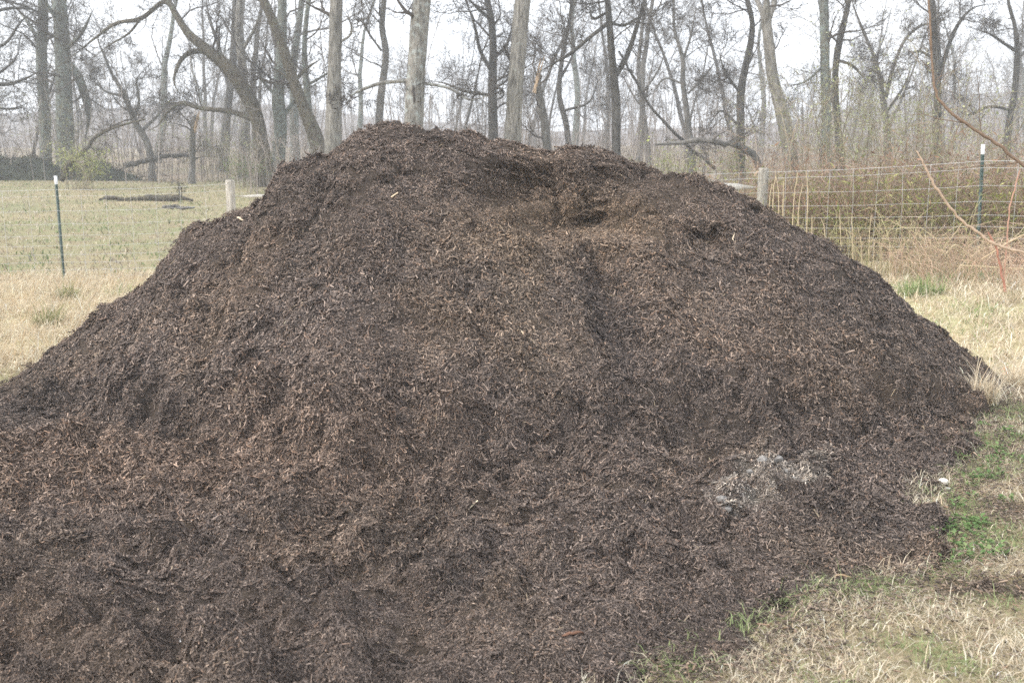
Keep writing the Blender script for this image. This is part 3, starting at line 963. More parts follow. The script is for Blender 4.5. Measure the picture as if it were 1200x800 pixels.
def hero(name, label, Yd, trunk, limbs=(), bark=None, twig=None, n1=9, L1=2.6, dens=1.0, seed=0, ext=4.0, zmin=1.8, tips=True, fine=3, group=TREE_LABEL_GROUP, gnarl=0.22):
    rg = np.random.default_rng(1000 + seed)
    bark = bark or M_bark_grey; twig = twig or M_twig
    w3 = []
    for (px, py, wpx) in trunk:
        p = P(px, py, Yd); w3.append((*p, wpx * 0.43 * Yd / FPX))
    w3 = np.array(w3)
    gz = tz(w3[0, 0], Yd)
    base = np.array([w3[0, 0] + (w3[0, 0] - w3[1, 0]) * 0.15, Yd, gz - 0.15, w3[0, 3] * 1.5])
    rows = [base]
    if w3[0, 2] > gz + 0.5: rows.append(np.array([w3[0, 0], Yd, gz + 0.35, w3[0, 3] * 1.1]))
    w3 = w3[w3[:, 2] > gz + 0.25]
    w3[:, 1] += np.cumsum(rg.normal(0, 0.06, len(w3)))
    rows += list(w3)
    if ext > 0:
        d = rows[-1][:3] - rows[-2][:3]; d /= np.linalg.norm(d)
        d = d + np.array([0, 0, 0.5]); d /= np.linalg.norm(d)
        q_ = rows[-1].copy(); r0 = q_[3]
        for k in range(4):
            d = d + rg.normal(0, 0.12, 3); d /= np.linalg.norm(d)
            q_ = np.r_[q_[:3] + d * ext / 4, r0 * (1 - 0.2 * (k + 1))]
            rows.append(q_)
    sp = spline(np.array(rows), max(14, int(3.2 * len(rows))))
    sp[:, 3] = np.maximum(sp[:, 3], 0.004)
    root = empty(name, (base[0], Yd, gz))
    tag(root, label, 'tree', group)
    tb = Tubes(); tb.add(sp[:, :3], sp[:, 3], 12, None, 0.06, seed)
    mobj('trunk', tb.mesh('trunk'), bark, root)
    parents = [(sp[:, :3], sp[:, 3], n1, 1.0, 0.3)]
    for lm in limbs:
        dY = rg.uniform(-1.6, 1.6)
        m = len(lm)
        y0 = float(np.interp(P(lm[0][0], lm[0][1], Yd)[2], sp[:, 2], sp[:, 1]))
        r_ = []
        for k, (px, py, wpx) in enumerate(lm):
            yy = y0 + dY * (k / (m - 1)) ** 1.3
            p = P(px, py, yy); r_.append((*p, wpx * 0.5 * Yd / FPX))
        ls = spline(np.array(r_), max(10, 4 * m))
        ls[:, 3] = np.maximum(ls[:, 3] * 0.85 * np.minimum(1, (1.02 - np.linspace(0, 1, len(ls))) / 0.45) ** 0.8, 0.006)
        tb = Tubes(); tb.add(ls[:, :3], ls[:, 3], 7, None, 0.05, seed + 3)
        mobj('limb', tb.mesh('limb'), bark, root)
        parents.append((ls[:, :3], ls[:, 3], 5, 0.6, 0.15))
    mobj('crown', crown_mesh('crown', parents, rg, n1, L1, dens, zmin, gnarl, 0.05, fine), twig, root)
    world_parent(root)
    return root


hero('bare_tree', 'grey-green mossy trunk, slimmer outer stem of the pair by the dark brush bank', 41, [(53, 195, 17), (52, 140, 15), (49, 70, 14), (50, 20, 13), (50, -20, 12)], [[(50, 60, 6), (35, 30, 5), (15, 5, 3)]], M_bark_green, M_twig, 12, 3.2, 1.0, 1)
hero('bare_tree', 'thick grey-green trunk with a kinked limb, rising behind the brush bank', 40, [(78, 195, 27), (77, 150, 23), (75, 100, 21), (73, 50, 20), (70, -15, 18)],
     [[(80, 75, 13), (92, 92, 12), (101, 118, 11), (104, 140, 9), (99, 165, 8)], [(76, 60, 6), (95, 40, 5), (110, 10, 4)], [(72, 30, 6), (58, 10, 5), (45, -15, 4)]], M_bark_green, M_twig, 12, 3.2, 1.0, 2)
hero('bare_tree', 'leaning brown tree with a long crooked trunk and arching boughs, beside the grey wooden post', 33.5,
     [(314, 215, 26), (308, 180, 21), (302, 140, 19), (290, 110, 19), (272, 83, 18), (248, 62, 15), (222, 40, 11), (205, 15, 8), (197, 0, 7)],
     [[(202, 8, 7), (190, 3, 6), (165, 22, 6), (135, 28, 5), (110, 46, 4), (90, 62, 3), (60, 85, 2)], [(298, 140, 8), (270, 131, 7), (235, 127, 6), (214, 121, 6), (198, 130, 5), (184, 148, 3), (165, 155, 2)],
      [(245, 60, 8), (222, 62, 7), (209, 76, 5), (204, 96, 4), (212, 113, 3)], [(165, 22, 3), (150, 40, 3), (125, 55, 2), (100, 75, 2)]], M_bark_brown, M_twig_dark, 7, 1.7, 1.1, 3, ext=1.2)
hero('bare_tree', 'mossy greenish upright tree sharing its foot with the leaning brown tree', 34.2,
     [(321, 218, 24), (326, 180, 19), (329, 150, 18), (326, 110, 16), (330, 60, 13), (330, 0, 11), (331, -20, 10)], [[(329, 140, 7), (346, 118, 5), (362, 104, 4), (378, 94, 2)], [(327, 115, 5), (308, 95, 4), (300, 70, 3)]], M_bark_green, M_twig, 10, 2.2, 1.0, 4)
hero('bare_tree', 'brown trunk slanting up behind the left shoulder of the pile', 31, [(382, 205, 24), (370, 160, 19), (356, 125, 16), (343, 90, 14), (330, 50, 13), (318, 20, 12), (307, -10, 11)], [[(345, 95, 5), (360, 80, 4), (378, 68, 3)], [(352, 110, 5), (335, 90, 4), (318, 80, 3)]], M_bark_brown, M_twig_dark, 9, 2.2, 1.0, 5)
hero('bare_tree', 'slender blue-green lichened trunk crossing the slanting brown one', 32.5, [(370, 195, 13), (364, 150, 11), (360, 110, 9), (356, 60, 7), (358, 20, 6), (361, -10, 6)], [[(360, 100, 4), (385, 85, 3), (400, 70, 2)]], M_bark_green, M_twig, 9, 1.8, 1.0, 6)
hero('bare_tree', 'straight pale grey trunk without low branches just left of the summit', 25, [(391, 205, 25), (392, 150, 22), (393, 90, 18), (394, 40, 17), (395, -15, 16)], [[(398, 50, 3), (412, 38, 3), (406, 10, 2)]], M_bark_pale, M_twig, 4, 1.0, 0.8, 7)
hero('bare_tree', 'thin wavy grey trunk between the two pale trunks above the summit', 36, [(443, 190, 10), (446, 120, 10), (452, 65, 9), (447, 32, 8), (450, 0, 7), (451, -20, 7)], [[(447, 60, 3), (430, 35, 3), (420, 10, 2)]], M_bark_grey, M_twig, 10, 1.8, 1.0, 8)
hero('bare_tree', 'stout pale trunk blotched with whitish lichen directly behind the summit', 22, [(482, 205, 29), (484, 150, 26), (486, 100, 25), (490, 40, 24), (495, -15, 23)],
     [[(478, 95, 5), (450, 97, 5), (430, 103, 5), (411, 112, 3), (398, 120, 2)], [(492, 97, 4), (525, 103, 4), (550, 117, 3), (572, 112, 2)]], M_bark_lichen, M_twig_dark, 3, 0.9, 0.9, 9)
hero('bare_tree', 'many-branched dark tree standing close behind the smooth pale trunk', 33, [(578, 195, 15), (578, 150, 13), (577, 110, 12), (578, 60, 10), (576, 25, 9), (570, -5, 7)],
     [[(577, 85, 6), (563, 60, 5), (556, 30, 4), (545, 0, 3)], [(577, 25, 5), (560, 10, 4), (545, -5, 3)], [(577, 112, 5), (545, 107, 4), (522, 98, 3), (505, 95, 2)], [(578, 70, 5), (595, 50, 4), (602, 20, 3)], [(577, 95, 4), (590, 112, 3), (560, 125, 2)]], M_bark_dark, M_twig_dark, 10, 2.0, 1.1, 10)
hero('bare_tree', 'smooth pale grey trunk rising behind the dip of the crest', 23, [(600, 210, 25), (601, 160, 23), (604, 100, 21), (609, 40, 21), (614, -15, 21)], [], M_bark_pale, M_twig, 3, 0.9, 0.8, 11)
hero('bare_tree', 'dark upright tree with a raised fork, behind the brow of the dug-out hollow', 27, [(723, 215, 14), (722, 170, 12), (722, 120, 12), (718, 80, 10), (714, 40, 9), (711, 0, 8), (710, -15, 8)],
     [[(722, 88, 8), (735, 65, 7), (745, 35, 6), (755, 0, 5), (758, -15, 4)], [(712, 28, 6), (690, 45, 5), (670, 62, 5), (650, 74, 4), (625, 88, 3)], [(712, 25, 4), (730, 30, 4), (750, 20, 3), (770, 12, 2)], [(711, 15, 4), (695, 22, 4), (690, 5, 3)]], M_bark_dark, M_twig_dark, 7, 1.6, 1.1, 12)
hero('bare_tree', 'spindly light tree parting into two thin stems above the sloping crest', 34, [(812, 205, 9), (806, 140, 8), (800, 95, 7), (800, 70, 6), (791, 35, 4), (790, 0, 3)], [[(800, 72, 4), (810, 40, 3), (816, 5, 3)], [(806, 110, 3), (825, 90, 3), (840, 70, 2)], [(803, 100, 3), (780, 92, 3), (765, 108, 2)]], M_bark_grey, M_twig, 12, 1.7, 1.2, 13)
hero('bare_tree', 'crooked dark trunk standing just behind the short brace rail', 30, [(868, 205, 13), (867, 140, 11), (868, 105, 10), (877, 60, 9), (881, 30, 7), (874, 0, 6), (872, -15, 6)], [[(868, 110, 4), (850, 85, 4), (842, 60, 2)], [(868, 150, 4), (845, 130, 3), (830, 150, 2)]], M_bark_dark, M_twig_dark, 10, 1.9, 1.1, 14)
hero('bare_tree', 'leaning pale trunk with a high fork, right behind the pale wooden post', 25, [(929, 220, 22), (923, 175, 19), (914, 130, 17), (905, 90, 15), (900, 50, 14), (897, 22, 13)], [[(897, 24, 9), (890, 7, 7), (880, -15, 6), (868, -40, 5)], [(899, 28, 8), (906, 7, 7), (912, -15, 6), (915, -50, 5)]], M_bark_pale, M_twig, 3, 1.2, 1.0, 15, ext=0.8)
hero('bare_tree', 'straight grey-green trunk, thicker of a close pair above the thicket', 31, [(969, 210, 14), (968, 150, 13), (967, 90, 12), (967, 40, 12), (967, -15, 11)], [[(967, 75, 4), (945, 95, 3), (922, 102, 2)]], M_bark_green, M_twig, 9, 1.9, 1.1, 16)
hero('bare_tree', 'thin dark trunk, slimmer of a close pair above the thicket', 32, [(986, 208, 9), (983, 150, 9), (978, 90, 8), (982, 50, 9), (990, 20, 7), (997, -10, 6)], [[(980, 70, 4), (1000, 78, 4), (1015, 95, 3)]], M_bark_dark, M_twig, 9, 1.9, 1.1, 17)
hero('bare_tree', 'small forked tree whose two stems curve apart in a wide lyre shape', 36, [(1042, 195, 9), (1040, 150, 8), (1036, 115, 8), (1036, 105, 5)], [[(1036, 115, 6), (1027, 75, 5), (1015, 45, 4), (1003, 15, 4), (995, -10, 3)], [(1038, 115, 6), (1048, 75, 5), (1062, 45, 4), (1080, 30, 4), (1097, 28, 3), (1110, 36, 2)], [(1040, 130, 4), (1060, 100, 3), (1070, 70, 2)]], M_bark_grey, M_twig, 5, 1.4, 1.2, 18, ext=0.5)
hero('bare_tree', 'dark purplish trunk behind the arching brown sapling', 29, [(1100, 208, 12), (1098, 160, 11), (1097, 100, 9), (1094, 50, 9), (1091, 10, 9), (1088, -15, 8)], [[(1098, 105, 6), (1108, 65, 6), (1122, 30, 5), (1140, 10, 4), (1165, 4, 3)], [(1096, 70, 4), (1075, 60, 3), (1060, 75, 2)]], M_bark_dark, M_twig_dark, 9, 1.9, 1.1, 19)
hero('bare_tree', 'gnarled tree with crooked side limbs beyond the fence, rightmost of the wood', 34, [(1178, 205, 10), (1183, 150, 9), (1190, 110, 8), (1192, 60, 7), (1188, 30, 5), (1180, 5, 4)], [[(1191, 60, 5), (1175, 50, 4), (1160, 40, 3), (1130, 30, 2)], [(1187, 130, 4), (1160, 125, 4), (1135, 135, 3), (1120, 128, 2)], [(1192, 70, 4), (1210, 50, 3)]], M_bark_dark, M_twig_dark, 9, 2.0, 1.1, 20)
hero('bare_tree', 'tall grey double-topped tree behind the leaning brown trunk', 43, [(262, 195, 11), (266, 130, 10), (272, 70, 10), (276, 0, 9)], [[(268, 100, 6), (258, 60, 5), (245, 20, 4), (240, -10, 3)]], M_bark_grey, M_twig_grey, 12, 2.6, 1.0, 21)
hero('bare_tree', 'pale grey trunk with lichen half hidden by the leaning brown tree', 39, [(286, 195, 14), (288, 140, 13), (284, 80, 12), (280, 30, 11), (284, -10, 10)], [[(284, 60, 5), (300, 30, 4), (310, 0, 3)]], M_bark_pale, M_twig_grey, 10, 2.4, 1.0, 22)
hero('bare_tree', 'low zigzag tree in the gap beside the leaning brown tree', 37, [(177, 192, 9), (170, 165, 9), (156, 142, 8), (145, 112, 6), (130, 85, 4), (120, 60, 3)], [[(156, 142, 5), (163, 118, 4), (160, 95, 3), (170, 80, 2)], [(165, 155, 5), (190, 130, 3), (205, 110, 2)], [(145, 112, 4), (125, 108, 3), (105, 90, 2)]], M_bark_grey, M_twig, 10, 1.7, 1.2, 23, ext=0.5, zmin=1.2)
hero('bare_tree', 'broad dark tree reaching its boughs in from the left edge', 36, [(-34, 195, 18), (-28, 100, 15), (-22, 0, 12)], [[(-27, 92, 6), (5, 99, 5), (30, 92, 4), (52, 80, 2)], [(-25, 60, 6), (5, 52, 4), (25, 25, 3), (45, 10, 2)], [(-27, 120, 5), (10, 128, 3), (40, 118, 2)], [(-24, 20, 5), (10, 10, 4), (40, 12, 3), (60, 25, 2)]], M_bark_dark, M_twig_dark, 12, 2.6, 1.1, 24)
hero('bare_tree', 'slim grey tree with a bent top between the forked tree and the broken one', 38, [(668, 200, 9), (664, 150, 8), (655, 110, 7), (660, 60, 6), (668, 20, 5), (670, -10, 5)], [[(658, 90, 4), (672, 60, 3), (668, 25, 3)], [(660, 130, 4), (690, 120, 3), (700, 95, 2)]], M_bark_dark, M_twig, 11, 2.0, 1.1, 25)
hero('bare_tree', 'thin upright tree close beside the spindly two-stemmed one', 40, [(760, 205, 7), (757, 150, 6), (748, 90, 5), (752, 40, 5), (758, -10, 4)], [[(752, 110, 3), (770, 85, 3), (780, 60, 2)]], M_bark_grey, M_twig_grey, 12, 2.0, 1.2, 26)


# broken snags with pale split wood
def snag(label, Yd, trunk, split, seed):
    root = hero('broken_tree', label, Yd, trunk, [], M_bark_grey, M_twig, 6, 1.0, 0.9, seed, ext=0, zmin=1.4, group=None)
    rg = np.random.default_rng(seed)
    ps = np.array([P(a, b, Yd - 0.05) for a, b in split])
    sp = spline(ps, 8)
    for k in range(3):
        j = sp + rg.normal(0, 0.03, 3) + np.linspace(0, 1, 8)[:, None] * rg.normal(0, 0.10, 3)
        tb = Tubes(); tb.add(j, np.linspace(0.075, 0.006, 8) * rg.uniform(0.6, 1), 5)
        o = mobj('splintered_wood', tb.mesh('splintered_wood'), M_split, root)
        o['label'] = 'pale freshly split orange wood'
    world_parent(root)
    return root


snag('snapped trunk with a pale splintered top beside the smooth pale trunk', 28, [(642, 205, 13), (640, 160, 12), (635, 125, 10), (630, 100, 9), (634, 88, 4)], [(628, 108), (632, 92), (638, 70)], 41)
snag('short snapped stump showing orange split wood in the gap by the zigzag tree', 35, [(224, 195, 8), (226, 165, 8), (228, 145, 7), (229, 135, 4)], [(227, 158), (229, 143), (231, 128)], 42)


def bough(name, label, cat, Yd, pts, bark, twig, cnt, seed, L1=0.9, y1=0.0, sides=8):
    """a bough lying or leaning on the ground"""
    rg = np.random.default_rng(seed)
    r_ = []
    for k, (px, py, wpx) in enumerate(pts):
        p = P(px, py, Yd + y1 * k / (len(pts) - 1)); r_.append((*p, wpx * 0.5 * Yd / FPX))
    ls = spline(np.array(r_), 5 * len(pts))
    ls[:, 3] = np.maximum(ls[:, 3], 0.004)
    ls[1:-1, :3] += rg.normal(0, 0.15, (len(ls) - 2, 3)) * ls[1:-1, 3:]
    ls = np.vstack([np.r_[ls[0, :3], 0.002], ls, np.r_[ls[-1, :3] + 0.01, 0.002]])
    root = empty(name, tuple(ls[0, :3]))
    tag(root, label, cat)
    tb = Tubes(); tb.add(ls[:, :3], ls[:, 3], sides, None, 0.22, seed)
    mobj('stem', tb.mesh('stem'), bark, root)
    if cnt:
        mobj('twigs', crown_mesh('twigs', [(ls[:, :3], ls[:, 3], cnt, 1.0, 0.1)], rg, cnt, L1, 0.8, 0.2, 0.25, 0.02, 2), twig, root)['kind'] = 'stuff'
    world_parent(root)
    return root


bough('fallen_bough', 'fallen bough propped up in front of the dark brush bank', 'branch', 31, [(72, 212, 6), (82, 192, 6), (100, 176, 5), (115, 158, 4), (145, 146, 3), (170, 140, 2)], M_bark_brown, M_twig_dark, 5, 51)
bough('fallen_bough', 'dark bare bough lying along the far end of the brush bank', 'branch', 36, [(146, 194, 6), (170, 189, 6), (190, 184, 5), (215, 182, 4), (232, 186, 2)], M_bark_dark, M_twig_dark, 6, 52)
bough('fallen_tree', 'toppled curved trunk lying behind the short brace rail', 'fallen tree', 26, [(768, 170, 2), (800, 167, 5), (825, 164, 6.5), (845, 168, 6.5), (868, 172, 7.5), (885, 185, 8), (893, 205, 10)], M_bark_grey, M_twig, 8, 53, 1.2)
bough('fallen_bough', 'thin straight bough leaning across the gap behind the sloping crest', 'branch', 28, [(838, 198, 4), (800, 165, 4), (765, 128, 3), (745, 95, 3), (725, 60, 2)], M_bark_dark, M_twig_dark, 5, 54)
bough('fallen_log', 'low fallen log with litter lying in the pasture behind the fence', 'log', 27, [(116, 234, 2), (128, 232, 5), (150, 234, 4), (172, 232, 7), (192, 233, 8), (212, 232, 5), (226, 235, 2)], M_bark_brown, M_twig_dark, 9, 55, 0.5)
bough('fallen_log', 'thin grey log in the pasture close to the pile flank', 'log', 22, [(190, 243, 3), (203, 242, 5), (214, 244, 4), (228, 243, 2)], M_bark_grey, M_twig, 0, 56, 0.3)

# ---- the wood behind: six kinds, copied
def proto(seed, H, r0, lean, bark, twig, zmin, stems=1):
    rg = np.random.default_rng(seed)
    root = empty('woodland_tree')
    parents = []; tb = Tubes()
    for s_ in range(stems):
        d = np.array([[rg.normal(0, lean), rg.normal(0, lean), 1.0]])
        p, r = grow(np.array([[0, 0, -0.3]]), d, np.array([H]), np.array([r0]), 14, 0.07, 0.03, rg, 0.2)
        r[:, 0] *= 1.4
        tb.add(p, r, 8, None, 0.05, seed)
        parents.append((p[0], r[0], 14, 1.0, 0.22))
    mobj('trunk', tb.mesh('trunk'), bark, root)
    mobj('crown', crown_mesh('crown', parents, rg, 14, H * 0.34, 1.0, zmin, 0.16, 0.06, 3), twig, root)
    return root


PROTOS = [proto(201, 9.5, 0.13, 0.05, M_bark_grey, M_twig_grey, 1.6), proto(202, 8.0, 0.085, 0.10, M_bark_dark, M_twig, 1.0), proto(203, 11, 0.19, 0.04, M_bark_green, M_twig_grey, 2.5),
          proto(204, 6.5, 0.07, 0.2, M_bark_grey, M_twig, 0.6, 2), proto(205, 9.0, 0.11, 0.12, M_bark_dark, M_twig_grey, 1.2), proto(206, 5.0, 0.05, 0.3, M_bark_brown, M_twig_dark, 0.4, 3)]
KIND_TXT = ['straight grey tree', 'thin leaning tree', 'tall thick tree', 'twin-stemmed sapling', 'dark gnarled tree', 'low bushy sapling']


def copy_tree(src, parent=None):
    c = src.copy(); C.objects.link(c); c.parent = parent
    for ch in src.children: copy_tree(ch, c)
    return c


HERO_AT = [(-28, 'the leftmost broad tree'), (50, 'the slim mossy outer stem'), (75, 'the thick mossy trunk'), (150, 'the low zigzag tree'), (228, 'the short orange stump'), (268, 'the double-topped tree'),
           (305, 'the leaning brown tree'), (345, 'the slanting brown trunk'), (393, 'the straight pale trunk'), (448, 'the thin wavy trunk'), (487, 'the lichen-blotched trunk'), (577, 'the many-branched dark tree'), (605, 'the smooth pale trunk'),
           (637, 'the snapped trunk'), (662, 'the slim bent-topped tree'), (720, 'the dark forked tree'), (754, 'the thin upright tree'), (803, 'the spindly two-stemmed tree'), (870, 'the crooked dark trunk'), (912, 'the leaning pale trunk'),
           (968, 'the close pair of trunks'), (1038, 'the lyre-shaped tree'), (1096, 'the dark purplish trunk'), (1187, 'the gnarled rightmost tree')]
rg = np.random.default_rng(77)
used_p = [False] * 6
wood = []
for k in range(78):
    Yd = 41 + 60 * (k / 78) ** 0.9 + rg.normal(0, 1.5)
    X_ = ((k * 0.618034) % 1.0 - 0.5 + rg.normal(0, 0.02)) * Yd * 1.12
    kind = int(rg.choice(6, p=[0.2, 0.2, 0.1, 0.2, 0.18, 0.12]))
    o = copy_tree(PROTOS[kind]) if used_p[kind] else PROTOS[kind]
    used_p[kind] = True
    o.location = (X_, Yd, tz(X_, Yd))
    o.rotation_euler = (0, 0, rg.random() * 6.28)
    s_ = rg.uniform(0.8, 1.3)
    o.scale = (s_, s_, s_)
    px = 600 + FPX * X_ / (Yd * CP)
    hx_, hn = min(HERO_AT, key=lambda h: abs(h[0] - px))
    wood.append([o, Yd, kind, 'left' if px < hx_ else 'right', hn])
keys = {}
for e in wood: keys.setdefault((e[2], e[3], e[4]), []).append(e)
for key, es in keys.items():
    es.sort(key=lambda e: e[1])
    for m_, e in enumerate(es):
        rank = '' if len(es) == 1 else ('nearest ' if m_ == 0 else ('farthest ' if m_ == len(es) - 1 else 'middle '))
        tag(e[0], '%s%s deep in the wood, %s of %s' % (rank, KIND_TXT[key[0]], key[1], key[2]), 'tree', 'bare trees deep in the hazy wood')

# far wood on the hillside: reads as one mass
tb = Tubes()
n = 330
Yd = 96 + 150 * rg.random(n) ** 1.2
Xd = (rg.random(n) - 0.5) * Yd * 1.5
zd = np.where(Yd > 112, hill_z(Xd, Yd), np.maximum(terrain(Xd, Yd), hill_z(Xd, Yd)))
Hd = rg.uniform(5, 9, n)
p1, r1 = grow(np.stack([Xd, Yd, zd - 0.5], 1), np.stack([rg.normal(0, .06, n), rg.normal(0, .06, n), np.ones(n)], 1), Hd, rg.uniform(0.05, 0.12, n), 6, 0.06, 0.02, rg, 0.25)
tb.add(p1, r1, 4)
a = sprout(p1, r1, 9, rg, 0.25, 0.5, 1.0, 0.25, 0.45, 0.5)
p2, r2 = grow(a[0], a[1], a[2], np.clip(a[3], 0.012, 0.04), 4, 0.15, 0.08, rg, 0.4)
tb.add(p2, r2, 3)
a = sprout(p2, r2, 4, rg, 0.2, 0.5, 1.0, 0.4, 0.6, 0.7)
p3, r3 = grow(a[0], a[1], a[2], np.clip(a[3], 0.008, 0.016), 2, 0.15, 0.08, rg, 0.5)
tb.add(p3, r3, 3)
o = mobj('far_wood', tb.mesh('far_wood'), M_twig_grey)
tag(o, 'bare grey wood covering the hazy hillside', None, None, 'stuff')
del p1, p2, p3


# ------------------------------------------------------------------ scrub, thicket, shrubs
def canes(n, region, hgt, rng, r=0.004, colA=(0.2, 0.13, 0.1), colB=(0.3, 0.2, 0.14), arch=0.5, k=6, ground=terrain):
    X_ = region(n, rng)
    st = np.stack([X_[:, 0], X_[:, 1], ground(X_[:, 0], X_[:, 1]) - 0.03], 1)
    az = rng.random(n) * 2 * pi
    h = hgt * np.exp(rng.normal(0, 0.3, n))
    reach = h * rng.uniform(0.1, arch * 2, n)
    t = np.linspace(0, 1, k)[None, :]
    zz = h[:, None] * np.sin(t * pi * (0.5 + 0.28 * rng.random((n, 1))))
    rr = reach[:, None] * t ** 1.4
    pts = np.stack([st[:, 0:1] + rr * np.cos(az)[:, None], st[:, 1:2] + rr * np.sin(az)[:, None], st[:, 2:3] + zz], -1)
    pts += rng.normal(0, 0.02, pts.shape) * h[:, None, None] * t[..., None]
    rad = r * np.exp(rng.normal(0, 0.3, n))[:, None] * (1 - 0.6 * t)
    m = rng.random((n, 1))
    col = (np.array(colA) * m + np.array(colB) * (1 - m)) * np.exp(rng.normal(0, 0.2, (n, 1)))
    return pts, rad, col


def leaves_mesh(name, P_, size, rng, cols, probs, wr=0.28, pick=None):
    n = len(P_)
    a = rng.normal(size=(n, 3)); a /= np.linalg.norm(a, axis=1, keepdims=True)
    b = rng.normal(size=(n, 3)); b -= (a * b).sum(1, keepdims=True) * a; b /= np.linalg.norm(b, axis=1, keepdims=True)
    c = np.cross(a, b)
    L = (size * np.exp(rng.normal(0, 0.3, n)))[:, None]
    v = np.stack([P_, P_ + a * L * 0.5 + b * L * wr + c * L * 0.06, P_ + a * L, P_ + a * L * 0.5 - b * L * wr + c * L * 0.06], 1)
    i = np.arange(n)[:, None] * 4
    q = np.concatenate([i, i + 1, i + 2, i + 3], 1)
    col = np.array(cols)[rng.choice(len(cols), n, p=probs) if pick is None else pick] * np.exp(rng.normal(0, 0.2, (n, 1)))
    return make_mesh(name, v.reshape(-1, 3), [q], np.repeat(col, 4, axis=0), False)


rng = np.random.default_rng(301)


def reg_thicket(n, rng):
    # a band behind the right fence, following it
    t = rng.random(n) * 1.5 - 0.02
    x = Rw[0] + 0.15 + t * (Rt[0] - Rw[0]) + rng.normal(0, 0.1, n)
    y = 13.3 + t * (11.2 - 13.3) + 0.35 + rng.random(n) ** 1.2 * 2.6
    return np.stack([x, y], 1)


root = empty('bramble_thicket', (6.0, 13.0, 0.3))
tag(root, 'tangled reddish and olive bramble thicket behind the wire fence', None, None, 'stuff')
tb = Tubes()
a = canes(2000, reg_thicket, 0.80, rng, 0.0036, (0.27, 0.165, 0.12), (0.31, 0.25, 0.18), 0.55, 7)
tb.add(*a[:2], 3, a[2])
b = sprout(a[0], a[1], 3, rng, 0.2, 0.5, 1.2, 0.2, 0.45, 0.7)
p2, r2 = grow(b[0], b[1], b[2], np.clip(b[3], 0.0018, 0.004), 4, 0.25, -0.03, rng, 0.5)
tb.add(p2, r2, 3, np.repeat(a[2], 3, axis=0) * rng.uniform(0.7, 1.3, (len(p2), 1)))
mobj('canes', tb.mesh('canes'), M_cane, root)
lp = np.concatenate([p2[:, 1:].reshape(-1, 3), a[0][:, 2:6].reshape(-1, 3)])
lp = lp[rng.permutation(len(lp))[:42000]]
hh = lp[:, 2] - terrain(lp[:, 0], lp[:, 1])
lp = lp[rng.random(len(lp)) < np.clip(1.4 - hh * 0.75, 0.15, 1)] 
lp = lp + rng.normal(0, 0.03, lp.shape)
hh = lp[:, 2] - terrain(lp[:, 0], lp[:, 1])
rus = fbm(lp[:, 0] + lp[:, 1] * 0.4, lp[:, 2] * 1.6, 0.8, 3, 171) + rng.normal(0, 0.12, len(lp)) + (hh - 0.8) * 0.8 > 0.12
pk = np.where(rus, rng.integers(3, 6, len(lp)), rng.integers(0, 3, len(lp)))
mobj('leaves', leaves_mesh('leaves', lp, 0.065, rng, [(0.25, 0.27, 0.075), (0.36, 0.36, 0.13), (0.16, 0.18, 0.055), (0.28, 0.165, 0.105), (0.35, 0.24, 0.16), (0.19, 0.115, 0.08)], None, 0.10, pk), M_leaf, root)
world_parent(root)


def reg_front(n, rng):
    x = 4.1 + 2.6 * rng.random(n)
    y = 9.1 + 1.7 * rng.random(n) + (5.4 - x) * 0.5
    return np.stack([x, y], 1)


tb = Tubes()
a = canes(700, reg_front, 0.34, rng, 0.0028, (0.46, 0.30, 0.22), (0.60, 0.48, 0.34), 0.9, 6)
tb.add(*a[:2], 3, a[2])
b = sprout(a[0], a[1], 3, rng, 0.2, 0.4, 1.2, 0.3, 0.6, 0.7)
p2, r2 = grow(b[0], b[1], b[2], np.clip(b[3], 0.0015, 0.003), 3, 0.2, -0.02, rng, 0.5)
tb.add(p2, r2, 3, np.repeat(a[2], 3, axis=0))
o = mobj('dry_brush', tb.mesh('dry_brush'), M_cane)
tag(o, 'low tan and pinkish dry brush at the foot of the green steel post', None, None, 'stuff')


def reg_tall(n, rng):
    x = 3.3 + 1.5 * rng.random(n)
    y = 11.9 - (x - 3.3) * 1.3 + 0.6 * rng.random(n)
    return np.stack([x, y], 1)


a = canes(330, reg_tall, 0.50, rng, 0.0026, (0.30, 0.29, 0.14), (0.46, 0.39, 0.24), 0.8, 6)
tb = Tubes(); tb.add(*a[:2], 3, a[2])
o = mobj('tall_grass', tb.mesh('tall_grass'), M_cane)
tag(o, 'olive-yellow tall grass stems close behind the right shoulder of the pile', None, None, 'stuff')


def reg_scrub(n, rng):
    y = 27 + 45 * rng.random(n) ** 1.3
    x = (rng.random(n) - 0.5) * y * 1.2
    ok = (x > -0.27 * y) | (y > 36)
    y = np.where(ok, y, y + 12)
    return np.stack([x, y], 1)


tb = Tubes()
a = canes(3000, reg_scrub, 1.35, rng, 0.009, (0.24, 0.20, 0.175), (0.32, 0.28, 0.25), 0.4, 5)
tb.add(*a[:2], 3, a[2])
b = sprout(a[0], a[1], 4, rng, 0.2, 0.4, 1.1, 0.25, 0.5, 0.7)
p2, r2 = grow(b[0], b[1], b[2], np.clip(b[3], 0.004, 0.007), 2, 0.2, 0.02, rng, 0.5)
tb.add(p2, r2, 3, np.repeat(a[2], 4, axis=0))
def reg_wood(n, rng):
    y = 34 + 50 * rng.random(n)
    return np.stack([(rng.random(n) - 0.5) * y * 1.15, y], 1)


